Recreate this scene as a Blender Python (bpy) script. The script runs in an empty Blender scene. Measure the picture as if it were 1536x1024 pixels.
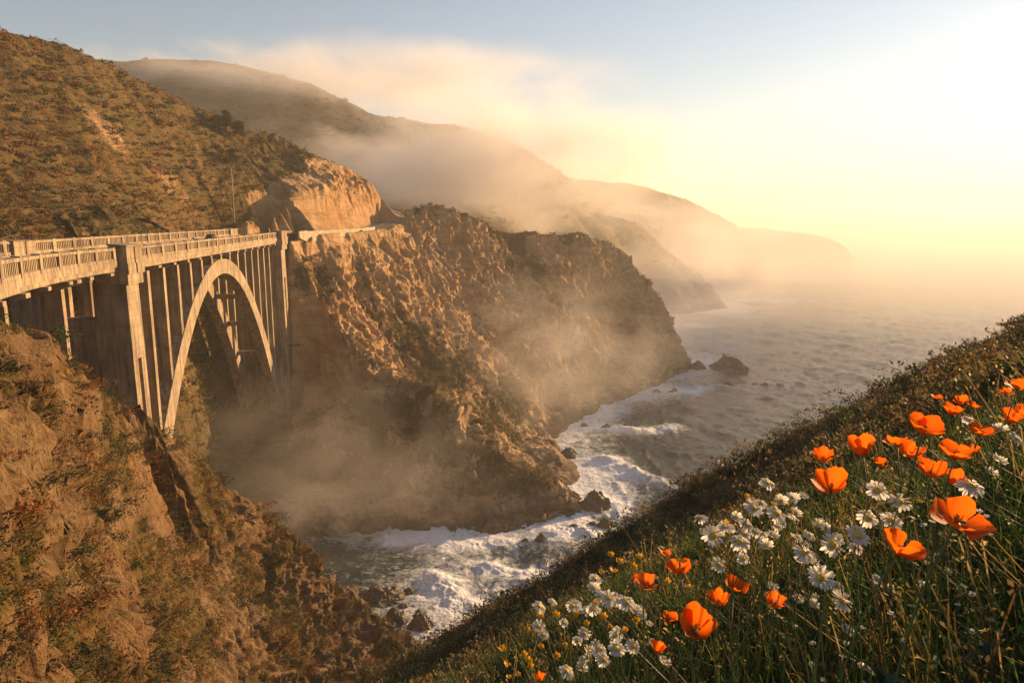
import bpy, bmesh, math, random
import numpy as np
from mathutils import Vector, Matrix
from mathutils.geometry import delaunay_2d_cdt

scene = bpy.context.scene
E = 80.0                                   # eye height above the sea
# ------------------------------------------------------------------ camera
PITCH = math.atan((512 - 343) / 1024)
cam_d = bpy.data.cameras.new("camera")
cam = bpy.data.objects.new("camera", cam_d)
scene.collection.objects.link(cam)
cam.location = (0, 0, E)
cam.rotation_euler = (math.pi / 2 - PITCH, 0, 0)
cam_d.sensor_width = 36
cam_d.lens = 24
cam_d.clip_start = 0.05
cam_d.clip_end = 30000
scene.camera = cam
# ------------------------------------------------------------------ sky, sun, exposure
SUN_AZ, SUN_EL = math.radians(53), math.radians(12)
world = bpy.data.worlds.new("World")
scene.world = world
world.use_nodes = True
wn = world.node_tree.nodes
bg = wn["Background"]
sky = wn.new("ShaderNodeTexSky")
sky.sky_type = 'NISHITA'
sky.sun_disc = False
sky.sun_elevation = SUN_EL
sky.sun_rotation = SUN_AZ
sky.altitude = 80
sky.air_density = 1.3
sky.dust_density = 0.25
sky.ozone_density = 3.0
world.node_tree.links.new(sky.outputs[0], bg.inputs[0])
bg.inputs[1].default_value = 0.058
sun_d = bpy.data.lights.new("sun", 'SUN')
sun_d.energy = 5.0
sun_d.angle = math.radians(0.6)
sun_d.color = (1.0, 0.62, 0.29)
sun = bpy.data.objects.new("sun", sun_d)
scene.collection.objects.link(sun)
sdir = Vector((math.sin(SUN_AZ) * math.cos(SUN_EL), math.cos(SUN_AZ) * math.cos(SUN_EL), math.sin(SUN_EL)))
sun.rotation_euler = sdir.to_track_quat('Z', 'Y').to_euler()
scene.view_settings.view_transform = 'Standard'
scene.view_settings.look = 'None'
scene.view_settings.exposure = 1.48
scene.view_settings.gamma = 1.0
scene.render.engine = 'CYCLES'
scene.cycles.max_bounces = 5
scene.cycles.diffuse_bounces = 2
scene.cycles.glossy_bounces = 2
scene.cycles.transmission_bounces = 3
scene.cycles.volume_bounces = 2
scene.cycles.transparent_max_bounces = 8
scene.cycles.caustics_reflective = False
scene.cycles.caustics_refractive = False

# ------------------------------------------------------------------ helpers
CP, SP = math.cos(PITCH), math.sin(PITCH)
def P(px, py, d):
    """the point at distance d (along +Y) that the photograph shows at pixel px, py"""
    u, v = (px - 768) / 1024, (512 - py) / 1024
    yy, zz = CP + v * SP, -SP + v * CP
    return (u / yy * d, d, E + zz / yy * d)
def W(px, py, z=-0.6):
    u, v = (px - 768) / 1024, (512 - py) / 1024
    yy, zz = CP + v * SP, -SP + v * CP
    return P(px, py, (z - E) / (zz / yy))

def tag(o, label=None, cat=None, group=None, kind=None):
    if label: o["label"] = label
    if cat: o["category"] = cat
    if group: o["group"] = group
    if kind: o["kind"] = kind
    return o
def empty(name, loc, rz=0.0):
    o = bpy.data.objects.new(name, None)
    o.empty_display_size = 0.1
    scene.collection.objects.link(o)
    o.location = loc
    o.rotation_euler = (0, 0, rz)
    return o
def mesh_np(name, V, F, mat, parent=None, attrs=None, smooth=False, link=True):
    """one mesh object from arrays; F is (n,3) or (n,4); attrs {name: (n,) or (n,3)} per vertex"""
    me = bpy.data.meshes.new(name)
    V = np.asarray(V, np.float32); F = np.asarray(F, np.int32)
    k = F.shape[1]
    me.vertices.add(len(V)); me.vertices.foreach_set("co", V.ravel())
    me.loops.add(F.size); me.loops.foreach_set("vertex_index", F.ravel())
    me.polygons.add(len(F)); me.polygons.foreach_set("loop_start", np.arange(0, F.size, k, dtype=np.int32))
    if smooth: me.polygons.foreach_set("use_smooth", np.ones(len(F), bool))
    for an, a in (attrs or {}).items():
        a = np.asarray(a, np.float32)
        if a.ndim == 1:
            at = me.attributes.new(an, 'FLOAT', 'POINT'); at.data.foreach_set("value", a)
        else:
            at = me.attributes.new(an, 'FLOAT_COLOR', 'POINT')
            at.data.foreach_set("color", np.concatenate([a, np.ones((len(a), 1), np.float32)], 1).ravel())
    me.update(calc_edges=True)
    me.materials.append(mat)
    o = bpy.data.objects.new(name, me)
    scene.collection.objects.link(o)
    if parent: o.parent = parent
    return o

# ---- noise on numpy arrays
def _hash(ix, iy, iz, seed):
    h = (ix.astype(np.uint32) * np.uint32(374761393) + iy.astype(np.uint32) * np.uint32(668265263)
         + iz.astype(np.uint32) * np.uint32(2246822519) + np.uint32(seed * 3266489917 & 0xffffffff))
    h = (h ^ (h >> np.uint32(13))) * np.uint32(1274126177)
    h = (h ^ (h >> np.uint32(15))) * np.uint32(2246822519)
    return (h ^ (h >> np.uint32(16)))
def vnoise(p, seed=0):
    p = np.asarray(p, np.float64); i = np.floor(p).astype(np.int64); f = (p - i)
    u = f * f * f * (f * (f * 6 - 15) + 10)
    r = 0
    for dx in (0, 1):
        for dy in (0, 1):
            for dz in (0, 1):
                h = _hash(i[..., 0] + dx, i[..., 1] + dy, i[..., 2] + dz, seed).astype(np.float64) / 2147483648.0 - 1
                w = (u[..., 0] if dx else 1 - u[..., 0]) * (u[..., 1] if dy else 1 - u[..., 1]) * (u[..., 2] if dz else 1 - u[..., 2])
                r = r + w * h
    return r
def fbm(p, octv=4, seed=0, gain=0.5, ridged=False):
    a, s, r = 1.0, 1.0, 0
    for k in range(octv):
        n = vnoise(p * s + 17.3 * k, seed + k)
        if ridged: n = 1 - 2 * np.abs(n) * 1.4
        r = r + a * n
        a *= gain; s *= 2.03
    return r
def worley(p, seed=0):
    """F1 and F2-F1 of jittered cells"""
    p = np.asarray(p, np.float64); i = np.floor(p).astype(np.int64)
    f1 = np.full(p.shape[:-1], 9.0); f2 = f1.copy(); cid = np.zeros(p.shape[:-1])
    for dx in (-1, 0, 1):
        for dy in (-1, 0, 1):
            for dz in (-1, 0, 1):
                c = i + np.array([dx, dy, dz])
                h = [_hash(c[..., 0], c[..., 1], c[..., 2], seed + q).astype(np.float64) / 4294967296.0 for q in range(3)]
                d = np.sqrt((c[..., 0] + h[0] - p[..., 0]) ** 2 + (c[..., 1] + h[1] - p[..., 1]) ** 2 + (c[..., 2] + h[2] - p[..., 2]) ** 2)
                nearer = d < f1
                f2 = np.where(nearer, f1, np.minimum(f2, d))
                cid = np.where(nearer, h[0], cid)
                f1 = np.where(nearer, d, f1)
    return f1, f2 - f1, cid
def facets(p, seed=0):
    """tilted flat faces, one per jittered cell: the broken surface of rock"""
    p = np.asarray(p, np.float64); i = np.floor(p).astype(np.int64)
    best = np.full(p.shape[:-1], 9.0); val = np.zeros(p.shape[:-1])
    for dx in (-1, 0, 1):
        for dy in (-1, 0, 1):
            for dz in (-1, 0, 1):
                c = i + np.array([dx, dy, dz])
                h = [_hash(c[..., 0], c[..., 1], c[..., 2], seed + q).astype(np.float64) / 4294967296.0 for q in range(6)]
                dl = [p[..., k] - c[..., k] - h[k] for k in range(3)]
                d = dl[0] ** 2 + dl[1] ** 2 + dl[2] ** 2
                v = sum((h[3 + k] - 0.5) * 1.5 * dl[k] for k in range(3)) + (h[3] * 7.13 % 1 - 0.5) * 0.5
                val = np.where(d < best, v, val); best = np.minimum(d, best)
    return val
def sstep(a, b, x):
    t = np.clip((x - a) / (b - a), 0, 1)
    return t * t * (3 - 2 * t)

# ---- materials
class NT:
    """short-hand for building a node tree"""
    def __init__(s, name):
        s.m = bpy.data.materials.new(name); s.m.use_nodes = True
        s.t = s.m.node_tree; s.b = s.t.nodes["Principled BSDF"]; s.out = s.t.nodes["Material Output"]
    def n(s, typ, **kw):
        x = s.t.nodes.new("ShaderNode" + typ)
        for k, v in kw.items():
            if k.startswith("i_"):
                k = k[2:]
                x.inputs[int(k) if k.isdigit() else k.replace("_", " ")].default_value = v
            else: setattr(x, k, v)
        return x
    def l(s, a, b): s.t.links.new(a, b)
    def noise(s, vec, scale, detail=4, rough=0.55, dist=0.0, out=0):
        x = s.n("TexNoise"); x.inputs["Scale"].default_value = scale; x.inputs["Detail"].default_value = detail
        x.inputs["Roughness"].default_value = rough; x.inputs["Distortion"].default_value = dist
        if vec is not None: s.l(vec, x.inputs["Vector"])
        return x.outputs[out]
    def ramp(s, fac, *stops):
        x = s.n("ValToRGB"); cr = x.color_ramp
        while len(cr.elements) < len(stops): cr.elements.new(0.5)
        for e, (p, c) in zip(cr.elements, stops):
            e.position = p; e.color = (c, c, c, 1) if isinstance(c, (int, float)) else (*c, 1)
        s.l(fac, x.inputs[0]); return x.outputs[0]
    def mix(s, fac, a, b, blend='MIX'):
        x = s.n("Mix", data_type='RGBA', blend_type=blend)
        for v, i in ((fac, 0), (a, 6), (b, 7)):
            if hasattr(v, "links"): s.l(v, x.inputs[i])
            else: x.inputs[i].default_value = v if i == 0 else (*v, 1)
        return x.outputs[2]
    def math(s, op, a, b=0.0, c=None, clamp=False):
        x = s.n("Math", operation=op, use_clamp=clamp)
        for v, i in ((a, 0), (b, 1), (c, 2)):
            if v is None: continue
            if hasattr(v, "links"): s.l(v, x.inputs[i])
            else: x.inputs[i].default_value = v
        return x.outputs[0]
    def attr(s, name, out="Fac"):
        return s.n("Attribute", attribute_name=name).outputs[out]
    def pos(s): return s.n("NewGeometry").outputs["Position"]
    def scaled(s, vec, sc, rot=(0, 0, 0), loc=(0, 0, 0)):
        x = s.n("Mapping"); x.inputs["Scale"].default_value = sc; x.inputs["Rotation"].default_value = rot; x.inputs["Location"].default_value = loc
        s.l(vec, x.inputs[0]); return x.outputs[0]
    def bump(s, h, strength=0.5, dist=1.0, prev=None):
        x = s.n("Bump"); x.inputs["Strength"].default_value = strength; x.inputs["Distance"].default_value = dist
        s.l(h, x.inputs["Height"])
        if prev is not None: s.l(prev, x.inputs["Normal"])
        return x.outputs[0]

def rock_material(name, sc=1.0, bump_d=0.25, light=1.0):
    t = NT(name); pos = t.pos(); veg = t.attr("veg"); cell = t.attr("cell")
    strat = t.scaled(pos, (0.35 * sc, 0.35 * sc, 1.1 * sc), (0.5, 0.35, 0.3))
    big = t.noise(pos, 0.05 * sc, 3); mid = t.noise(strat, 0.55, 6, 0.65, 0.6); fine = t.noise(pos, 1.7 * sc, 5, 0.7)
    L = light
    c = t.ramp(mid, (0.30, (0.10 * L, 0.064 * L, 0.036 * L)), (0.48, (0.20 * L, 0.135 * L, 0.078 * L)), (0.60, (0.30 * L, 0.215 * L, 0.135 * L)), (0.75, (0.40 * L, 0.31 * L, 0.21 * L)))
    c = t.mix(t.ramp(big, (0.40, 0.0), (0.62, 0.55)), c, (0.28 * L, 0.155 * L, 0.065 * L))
    c = t.mix(t.math('MULTIPLY', cell, 0.45), c, (0.36 * L, 0.28 * L, 0.19 * L))
    zz = t.n("SeparateXYZ"); t.l(pos, zz.inputs[0])
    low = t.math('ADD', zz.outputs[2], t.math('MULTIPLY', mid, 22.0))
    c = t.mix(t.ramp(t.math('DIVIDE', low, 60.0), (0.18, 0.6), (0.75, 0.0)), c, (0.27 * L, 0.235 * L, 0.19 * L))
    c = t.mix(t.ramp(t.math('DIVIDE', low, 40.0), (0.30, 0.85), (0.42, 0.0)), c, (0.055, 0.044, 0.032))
    vor = t.n("TexVoronoi", feature='DISTANCE_TO_EDGE'); vor.inputs["Scale"].default_value = 0.42
    wv = t.n("VectorMath", operation='ADD'); t.l(strat, wv.inputs[0])
    nz = t.n("TexNoise"); nz.inputs["Scale"].default_value = 0.8; nz.inputs["Detail"].default_value = 4; t.l(pos, nz.inputs[0]); t.l(nz.outputs["Color"], wv.inputs[1])
    t.l(wv.outputs[0], vor.inputs["Vector"])
    crack = t.ramp(vor.outputs[0], (0.0, 0.0), (0.07, 1.0))
    c = t.mix(t.math('MULTIPLY', t.math('SUBTRACT', 1.0, crack), 0.22), c, (0.06, 0.042, 0.026))
    lich = t.noise(pos, 0.9 * sc, 6, 0.75)
    soil = t.ramp(lich, (0.33, (0.04, 0.040, 0.016)), (0.48, (0.085, 0.070, 0.028)), (0.60, (0.12, 0.075, 0.030)), (0.72, (0.20, 0.12, 0.045)))
    vf = t.math('ADD', veg, t.math('MULTIPLY', t.math('SUBTRACT', fine, 0.5), 0.9))
    c = t.mix(t.ramp(vf, (0.42, 0.0), (0.6, 1.0)), c, soil)
    c = t.mix(1.0, c, (1.03, 0.90, 0.72), 'MULTIPLY')
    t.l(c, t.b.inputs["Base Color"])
    t.b.inputs["Roughness"].default_value = 0.92
    t.b.inputs["Specular IOR Level"].default_value = 0.15
    h = t.math('ADD', t.math('MULTIPLY', mid, 1.0), t.math('ADD', t.math('MULTIPLY', fine, 0.7), t.math('MULTIPLY', crack, 0.08)))
    t.l(t.bump(h, 1.0, bump_d), t.b.inputs["Normal"])
    return t.m

def leaf_material(name, transl=0.35, rough=0.7, attr="tint"):
    t = NT(name); c = t.attr(attr, "Color")
    v = t.noise(t.pos(), 3.0, 3)
    c = t.mix(1.0, c, t.ramp(v, (0.3, 0.65), (0.7, 1.35)), 'MULTIPLY')
    t.l(c, t.b.inputs["Base Color"]); t.b.inputs["Roughness"].default_value = rough
    t.b.inputs["Specular IOR Level"].default_value = 0.2
    tr = t.n("BsdfTranslucent"); t.l(c, tr.inputs[0])
    mx = t.n("MixShader"); mx.inputs[0].default_value = transl
    t.l(t.b.outputs[0], mx.inputs[1]); t.l(tr.outputs[0], mx.inputs[2]); t.l(mx.outputs[0], t.out.inputs["Surface"])
    return t.m
# ================================================================== terrain: breaklines -> triangulated heights
rng = np.random.default_rng(7)
TP = []                                     # every surveyed point x, y, z
def catmull(pts, step):
    pts = np.asarray(pts, float)
    if len(pts) < 3: Q = [pts[0] + (pts[1] - pts[0]) * t for t in np.linspace(0, 1, 12)]
    else:
        e = np.vstack([2 * pts[0] - pts[1], pts, 2 * pts[-1] - pts[-2]]); Q = []
        for i in range(1, len(e) - 2):
            n = max(2, int(np.linalg.norm(e[i + 1] - e[i]) / step) + 1)
            for t in np.arange(n) / n:
                Q.append(0.5 * (2 * e[i] + (e[i + 1] - e[i - 1]) * t + (2 * e[i - 1] - 5 * e[i] + 4 * e[i + 1] - e[i + 2]) * t * t
                                + (3 * e[i] - e[i - 1] - 3 * e[i + 1] + e[i + 2]) * t ** 3))
        Q.append(e[-2])
    return np.array(Q)
def line(pts, step=4.0, pix=True):
    pts = [P(*p) for p in pts] if pix else pts
    q = catmull(pts, step); TP.extend(map(tuple, q)); return q
def wline(pix, step=4.0, z=-0.6): return line([W(x, y, z) for x, y in pix], step, False)
def shift(q, dx, dy, dz, every=2):
    r = np.asarray(q)[::every] + np.array([dx, dy, dz]); TP.extend(map(tuple, r)); return r

# -- the coast road beyond the bridge
ROAD_OUT = catmull([P(*p) for p in [(428, 351, 216), (490, 348.5, 236), (540, 345, 254), (580, 340, 273), (600, 332, 290), (606, 324, 308), (600, 318, 335), (590, 316, 360)]], 2.0)
rd = np.gradient(ROAD_OUT[:, :2], axis=0); rd /= np.linalg.norm(rd, axis=1)[:, None]
ROAD_IN = ROAD_OUT.copy(); ROAD_IN[:, 0] -= rd[:, 1] * 9.5; ROAD_IN[:, 1] += rd[:, 0] * 9.5
for q in (ROAD_OUT, ROAD_IN): TP.extend((a, b, c - 0.25) for a, b, c in q[::2])
TP.extend((a + b_ * 1.5, b - a_ * 1.5, c - 0.6) for (a, b, c), (a_, b_) in zip(ROAD_OUT[::2], rd[::2]))
# -- inland mountain and the road cut
D_TOE = line([(-220, 352, 105), (-80, 352, 116), (60, 352, 134), (185, 351, 152), (232, 351, 172), (275, 351, 196), (310, 350, 212), (350, 350, 220)])
CUT = line([(372, 330, 213), (400, 319, 222), (440, 303, 235), (470, 284, 248), (510, 270, 268), (540, 264, 285), (566, 286, 294), (580, 312, 298)])
D_MID = line([(-250, 170, 125), (0, 215, 152), (150, 240, 174), (235, 260, 194), (300, 275, 212), (400, 290, 234)])
D_UP = line([(-250, 60, 140), (0, 115, 165), (150, 160, 188), (300, 210, 224), (430, 255, 256)])
D_CREST = line([(-280, -10, 150), (-100, 28, 165), (0, 48, 178), (60, 58, 188), (130, 80, 200), (200, 110, 214), (270, 140, 230), (330, 171, 245), (400, 200, 260), (470, 230, 273), (520, 250, 285), (548, 264, 294), (570, 287, 301)])
shift(D_CREST, -30, 30, -25); shift(D_CREST[::2], -70, 70, -55)
# -- gorge wall and the spur
FOOT = line([(345, 602, 196), (380, 606, 204), (412, 612, 206), (440, 622, 203)])
FOOT2 = shift(FOOT, 1, -6, -1.5, 1)
SPUR = line([(447, 360, 228), (474, 432, 218), (520, 498, 209), (580, 562, 205), (640, 592, 201), (700, 640, 197), (760, 690, 193), (820, 718, 189.5), (860, 750, 187.5), (874, 772, 184.5)])
W1 = wline([(470, 814), (520, 809), (570, 802), (640, 801), (720, 806), (790, 799), (840, 786), (872, 779)])
line([(395, 380, 229), (400, 480, 224), (408, 560, 219), (420, 600, 214.5)], 4)
line([(438, 400, 226), (440, 480, 222), (441, 560, 216)], 4)
GULLY = line([(x + 9, y + 20, max(z - 9, 1)) for x, y, z in SPUR[4:-8:6]] + [W(856, 694)], 4, False)
M1 = line([(480, 385, 228), (540, 440, 234), (600, 490, 243), (660, 530, 252), (720, 580, 258), (780, 630, 260), (815, 645, 266)])
M2 = line([(520, 370, 242), (580, 400, 258), (640, 430, 274), (700, 480, 284), (760, 540, 287), (820, 600, 284), (880, 620, 287)])
KNOB = line([(614, 322, 297), (622, 312, 298), (634, 303, 300), (645, 303, 302)], 2)
W2 = wline([(880, 756), (874, 728), (862, 703), (850, 688), (835, 668), (818, 646), (852, 638), (890, 622), (920, 607), (960, 590), (985, 579), (1005, 569), (1042, 553)])
SKY3 = line([(645, 303, 302), (670, 314, 306), (700, 325, 312), (760, 348, 332), (850, 352, 352), (900, 362, 364), (940, 384, 372), (980, 430, 378), (1010, 490, 383), (1034, 543, 388)])
F3 = line([(700, 400, 300), (780, 430, 312), (860, 470, 322), (920, 520, 334), (975, 555, 352)])
shift(SKY3[:-14], -8, 40, -3, 3)
line([(112, 396, -0.6), (98, 412, -0.6), (72, 432, -0.6), (45, 450, -0.6), (15, 475, -0.6), (30, 500, -0.6), (60, 520, -0.6)], 6, False)
line([(-20, 380, 78), (-45, 400, 80), (-70, 390, 86)], 8, False)
# -- near cliff on the left
B_RIDGE = line([(-120, 470, 40), (0, 488, 48), (60, 515, 53), (104, 550, 61), (165, 592, 75), (240, 632, 92), (300, 692, 100), (360, 752, 106), (420, 806, 111), (480, 865, 115), (540, 905, 118), (598, 946, 120.5), (618, 962, 121)], 3)
line([(-120, 640, 30), (0, 640, 40), (80, 690, 51), (170, 745, 66), (260, 800, 79), (350, 850, 91), (440, 905, 102), (530, 950, 111), (590, 975, 117)], 3)
line([(-120, 860, 25), (0, 850, 34), (100, 885, 46), (220, 925, 61), (340, 955, 76), (450, 985, 92), (550, 1005, 106)], 3)
line([(-120, 1100, 22), (0, 1100, 30), (150, 1090, 45), (300, 1085, 62), (420, 1080, 80), (520, 1065, 98)], 3)
shift(B_RIDGE[:14], -3, 9, -4); shift(B_RIDGE[14:], -1, 4, -7); shift(B_RIDGE[14:-6], -2, 11, -23)
wline([(632, 965), (655, 985), (640, 1010)], 3)
TP.extend([(-22, 127, -.6), (-32, 134, -.6), (-45, 145, -.6), (-56, 152, 0), (-64, 153, 1), (-78, 154, 6), (-48, 168, 0), (-62, 166, 2), (-76, 172, 9), (-82, 182, 18),
           (-47, 84, 60), (-62, 84, 60), (-58, 95, 45), (-75, 95, 47), (-58, 104, 26), (-75, 104, 28), (-60, 128, 9), (-76, 130, 14), (-90, 100, 64), (-84, 116, 44),
           (-200, 60, 112), (-66, 64, 69), (-54, 60, 70), (-44, 44, 72.6), (-52, 40, 73.5), (-58, 28, 73.5), (-34, 22, 73), (-90, 60, 76), (-120, 40, 88), (-340, 60, 130), (-340, 0, 140), (-60, 0, 82), (-30, 5, 76),
           (-14, 104, 1), (-12, 85, 10), (-8, 62, 24), (-5, 42, 38), (-2, 22, 52), (4, 2, 66), (20, -30, 78)])
# -- hills beyond
E1 = line([(-150, 60, 800), (60, 80, 800), (170, 84, 800), (250, 86, 820), (330, 98, 830), (400, 112, 830), (500, 140, 810), (600, 165, 790), (680, 180, 770), (720, 187, 760), (790, 222, 742), (830, 254, 732), (862, 285, 722), (885, 318, 712), (930, 329, 705), (970, 340, 702), (1010, 370, 700), (1040, 402, 702), (1068, 438, 705), (1083, 461, 707)], 14)
line([(100, 200, 620), (300, 220, 630), (500, 240, 610), (620, 255, 600), (720, 270, 590), (800, 298, 600), (850, 330, 640), (920, 352, 650), (975, 400, 650), (1020, 440, 655)], 14)
line([(100, 300, 500), (300, 318, 480), (500, 325, 470), (620, 330, 460), (740, 350, 490), (820, 380, 520), (880, 440, 560)], 14)
shift(E1, -30, 140, -70); wline([(900, 520), (960, 496), (1000, 478), (1035, 469), (1062, 465), (1086, 462)], 8); wline([(1076, 452), (1050, 446), (1000, 442), (930, 440)], 20)
E2 = line([(700, 262, 1250), (820, 264, 1250), (860, 268, 1250), (920, 272, 1260), (1000, 284, 1260), (1050, 306, 1260), (1090, 330, 1260), (1120, 346, 1270), (1140, 384, 1280)], 30)
line([(800, 330, 1000), (880, 335, 1010), (950, 340, 1030), (1020, 356, 1070), (1080, 384, 1120)], 30)
wline([(940, 432), (1000, 427), (1060, 421), (1120, 413), (1150, 407)], 30); shift(E2, 0, 180, -60)
E3 = line([(1000, 325, 1700), (1100, 340, 1700), (1180, 345, 1700), (1220, 351, 1700), (1250, 365, 1710), (1278, 384, 1730)], 40)
wline([(1160, 399), (1220, 396), (1288, 391)], 40); shift(E3, 0, 150, -80)
# -- sea bed
for x, y, z in [(690, 900, -5), (640, 860, -4), (760, 850, -6), (900, 800, -7), (960, 720, -9), (1000, 660, -12), (1090, 640, -13), (940, 665, -9), (1060, 590, -9), (1120, 600, -13), (1200, 560, -14), (1110, 515, -9), (1180, 500, -13),
                (1130, 470, -9), (1300, 520, -15), (1420, 480, -15), (1200, 440, -15), (1400, 420, -20), (1180, 420, -12), (1330, 396, -20), (1500, 400, -20), (1500, 600, -15), (1200, 700, -12), (1000, 800, -10), (850, 870, -8)]:
    TP.append(W(x, y, z))
TP.extend([(-3500, 3500, 200), (-3500, -100, 150), (4000, -200, -20), (4000, 4500, -20), (1500, 4500, -20), (200, 4000, 150), (60, -60, 60), (-900, 700, 260), (-900, 300, 200)])
TPA = np.array(TP)
_v, _e, TRI, _ov, _, _ = delaunay_2d_cdt([Vector((x, y)) for x, y, _z in TP], [], [], 0, 1e-3)
TV = np.array([[p.x, p.y, TPA[o[0], 2] if o else 0.0] for p, o in zip(_v, _ov)]); TRI = np.array(TRI)

def tin(x0, x1, y0, y1, res):
    """heights on a regular grid (rows are y)"""
    xs = np.linspace(x0, x1, int(round((x1 - x0) / res)) + 1); ys = np.linspace(y0, y1, int(round((y1 - y0) / res)) + 1)
    Z = np.full((len(ys), len(xs)), -20.0)
    hx, hy = xs[1] - xs[0], ys[1] - ys[0]
    for a, b, c in TV[TRI]:
        i0 = max(0, math.ceil((min(a[0], b[0], c[0]) - x0) / hx - 1e-6)); i1 = min(len(xs) - 1, math.floor((max(a[0], b[0], c[0]) - x0) / hx + 1e-6))
        j0 = max(0, math.ceil((min(a[1], b[1], c[1]) - y0) / hy - 1e-6)); j1 = min(len(ys) - 1, math.floor((max(a[1], b[1], c[1]) - y0) / hy + 1e-6))
        if i1 < i0 or j1 < j0: continue
        X, Y = np.meshgrid(xs[i0:i1 + 1], ys[j0:j1 + 1])
        det = (b[1] - c[1]) * (a[0] - c[0]) + (c[0] - b[0]) * (a[1] - c[1])
        if abs(det) < 1e-9: continue
        l0 = ((b[1] - c[1]) * (X - c[0]) + (c[0] - b[0]) * (Y - c[1])) / det
        l1 = ((c[1] - a[1]) * (X - c[0]) + (a[0] - c[0]) * (Y - c[1])) / det
        l2 = 1 - l0 - l1
        ok = (l0 > -1e-6) & (l1 > -1e-6) & (l2 > -1e-6)
        sub = Z[j0:j1 + 1, i0:i1 + 1]; sub[ok] = (l0 * a[2] + l1 * b[2] + l2 * c[2])[ok]
    return xs, ys, Z
def blur(Z, n):
    for _ in range(n):
        q = np.pad(Z, 1, 'edge')
        Z = (q[:-2, 1:-1] + q[2:, 1:-1] + q[1:-1, :-2] + q[1:-1, 2:] + 4 * q[1:-1, 1:-1]) / 8
    return Z
def polydist(x, y, line_xy):
    d = np.full(x.shape, 1e9)
    for a, b in zip(line_xy[:-1], line_xy[1:]):
        ab = b - a; t = np.clip(((x - a[0]) * ab[0] + (y - a[1]) * ab[1]) / (ab @ ab + 1e-9), 0, 1)
        d = np.minimum(d, np.hypot(x - a[0] - t * ab[0], y - a[1] - t * ab[1]))
    return d
ROAD_MID = (ROAD_OUT + ROAD_IN) / 2
GROUND = {}
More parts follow.
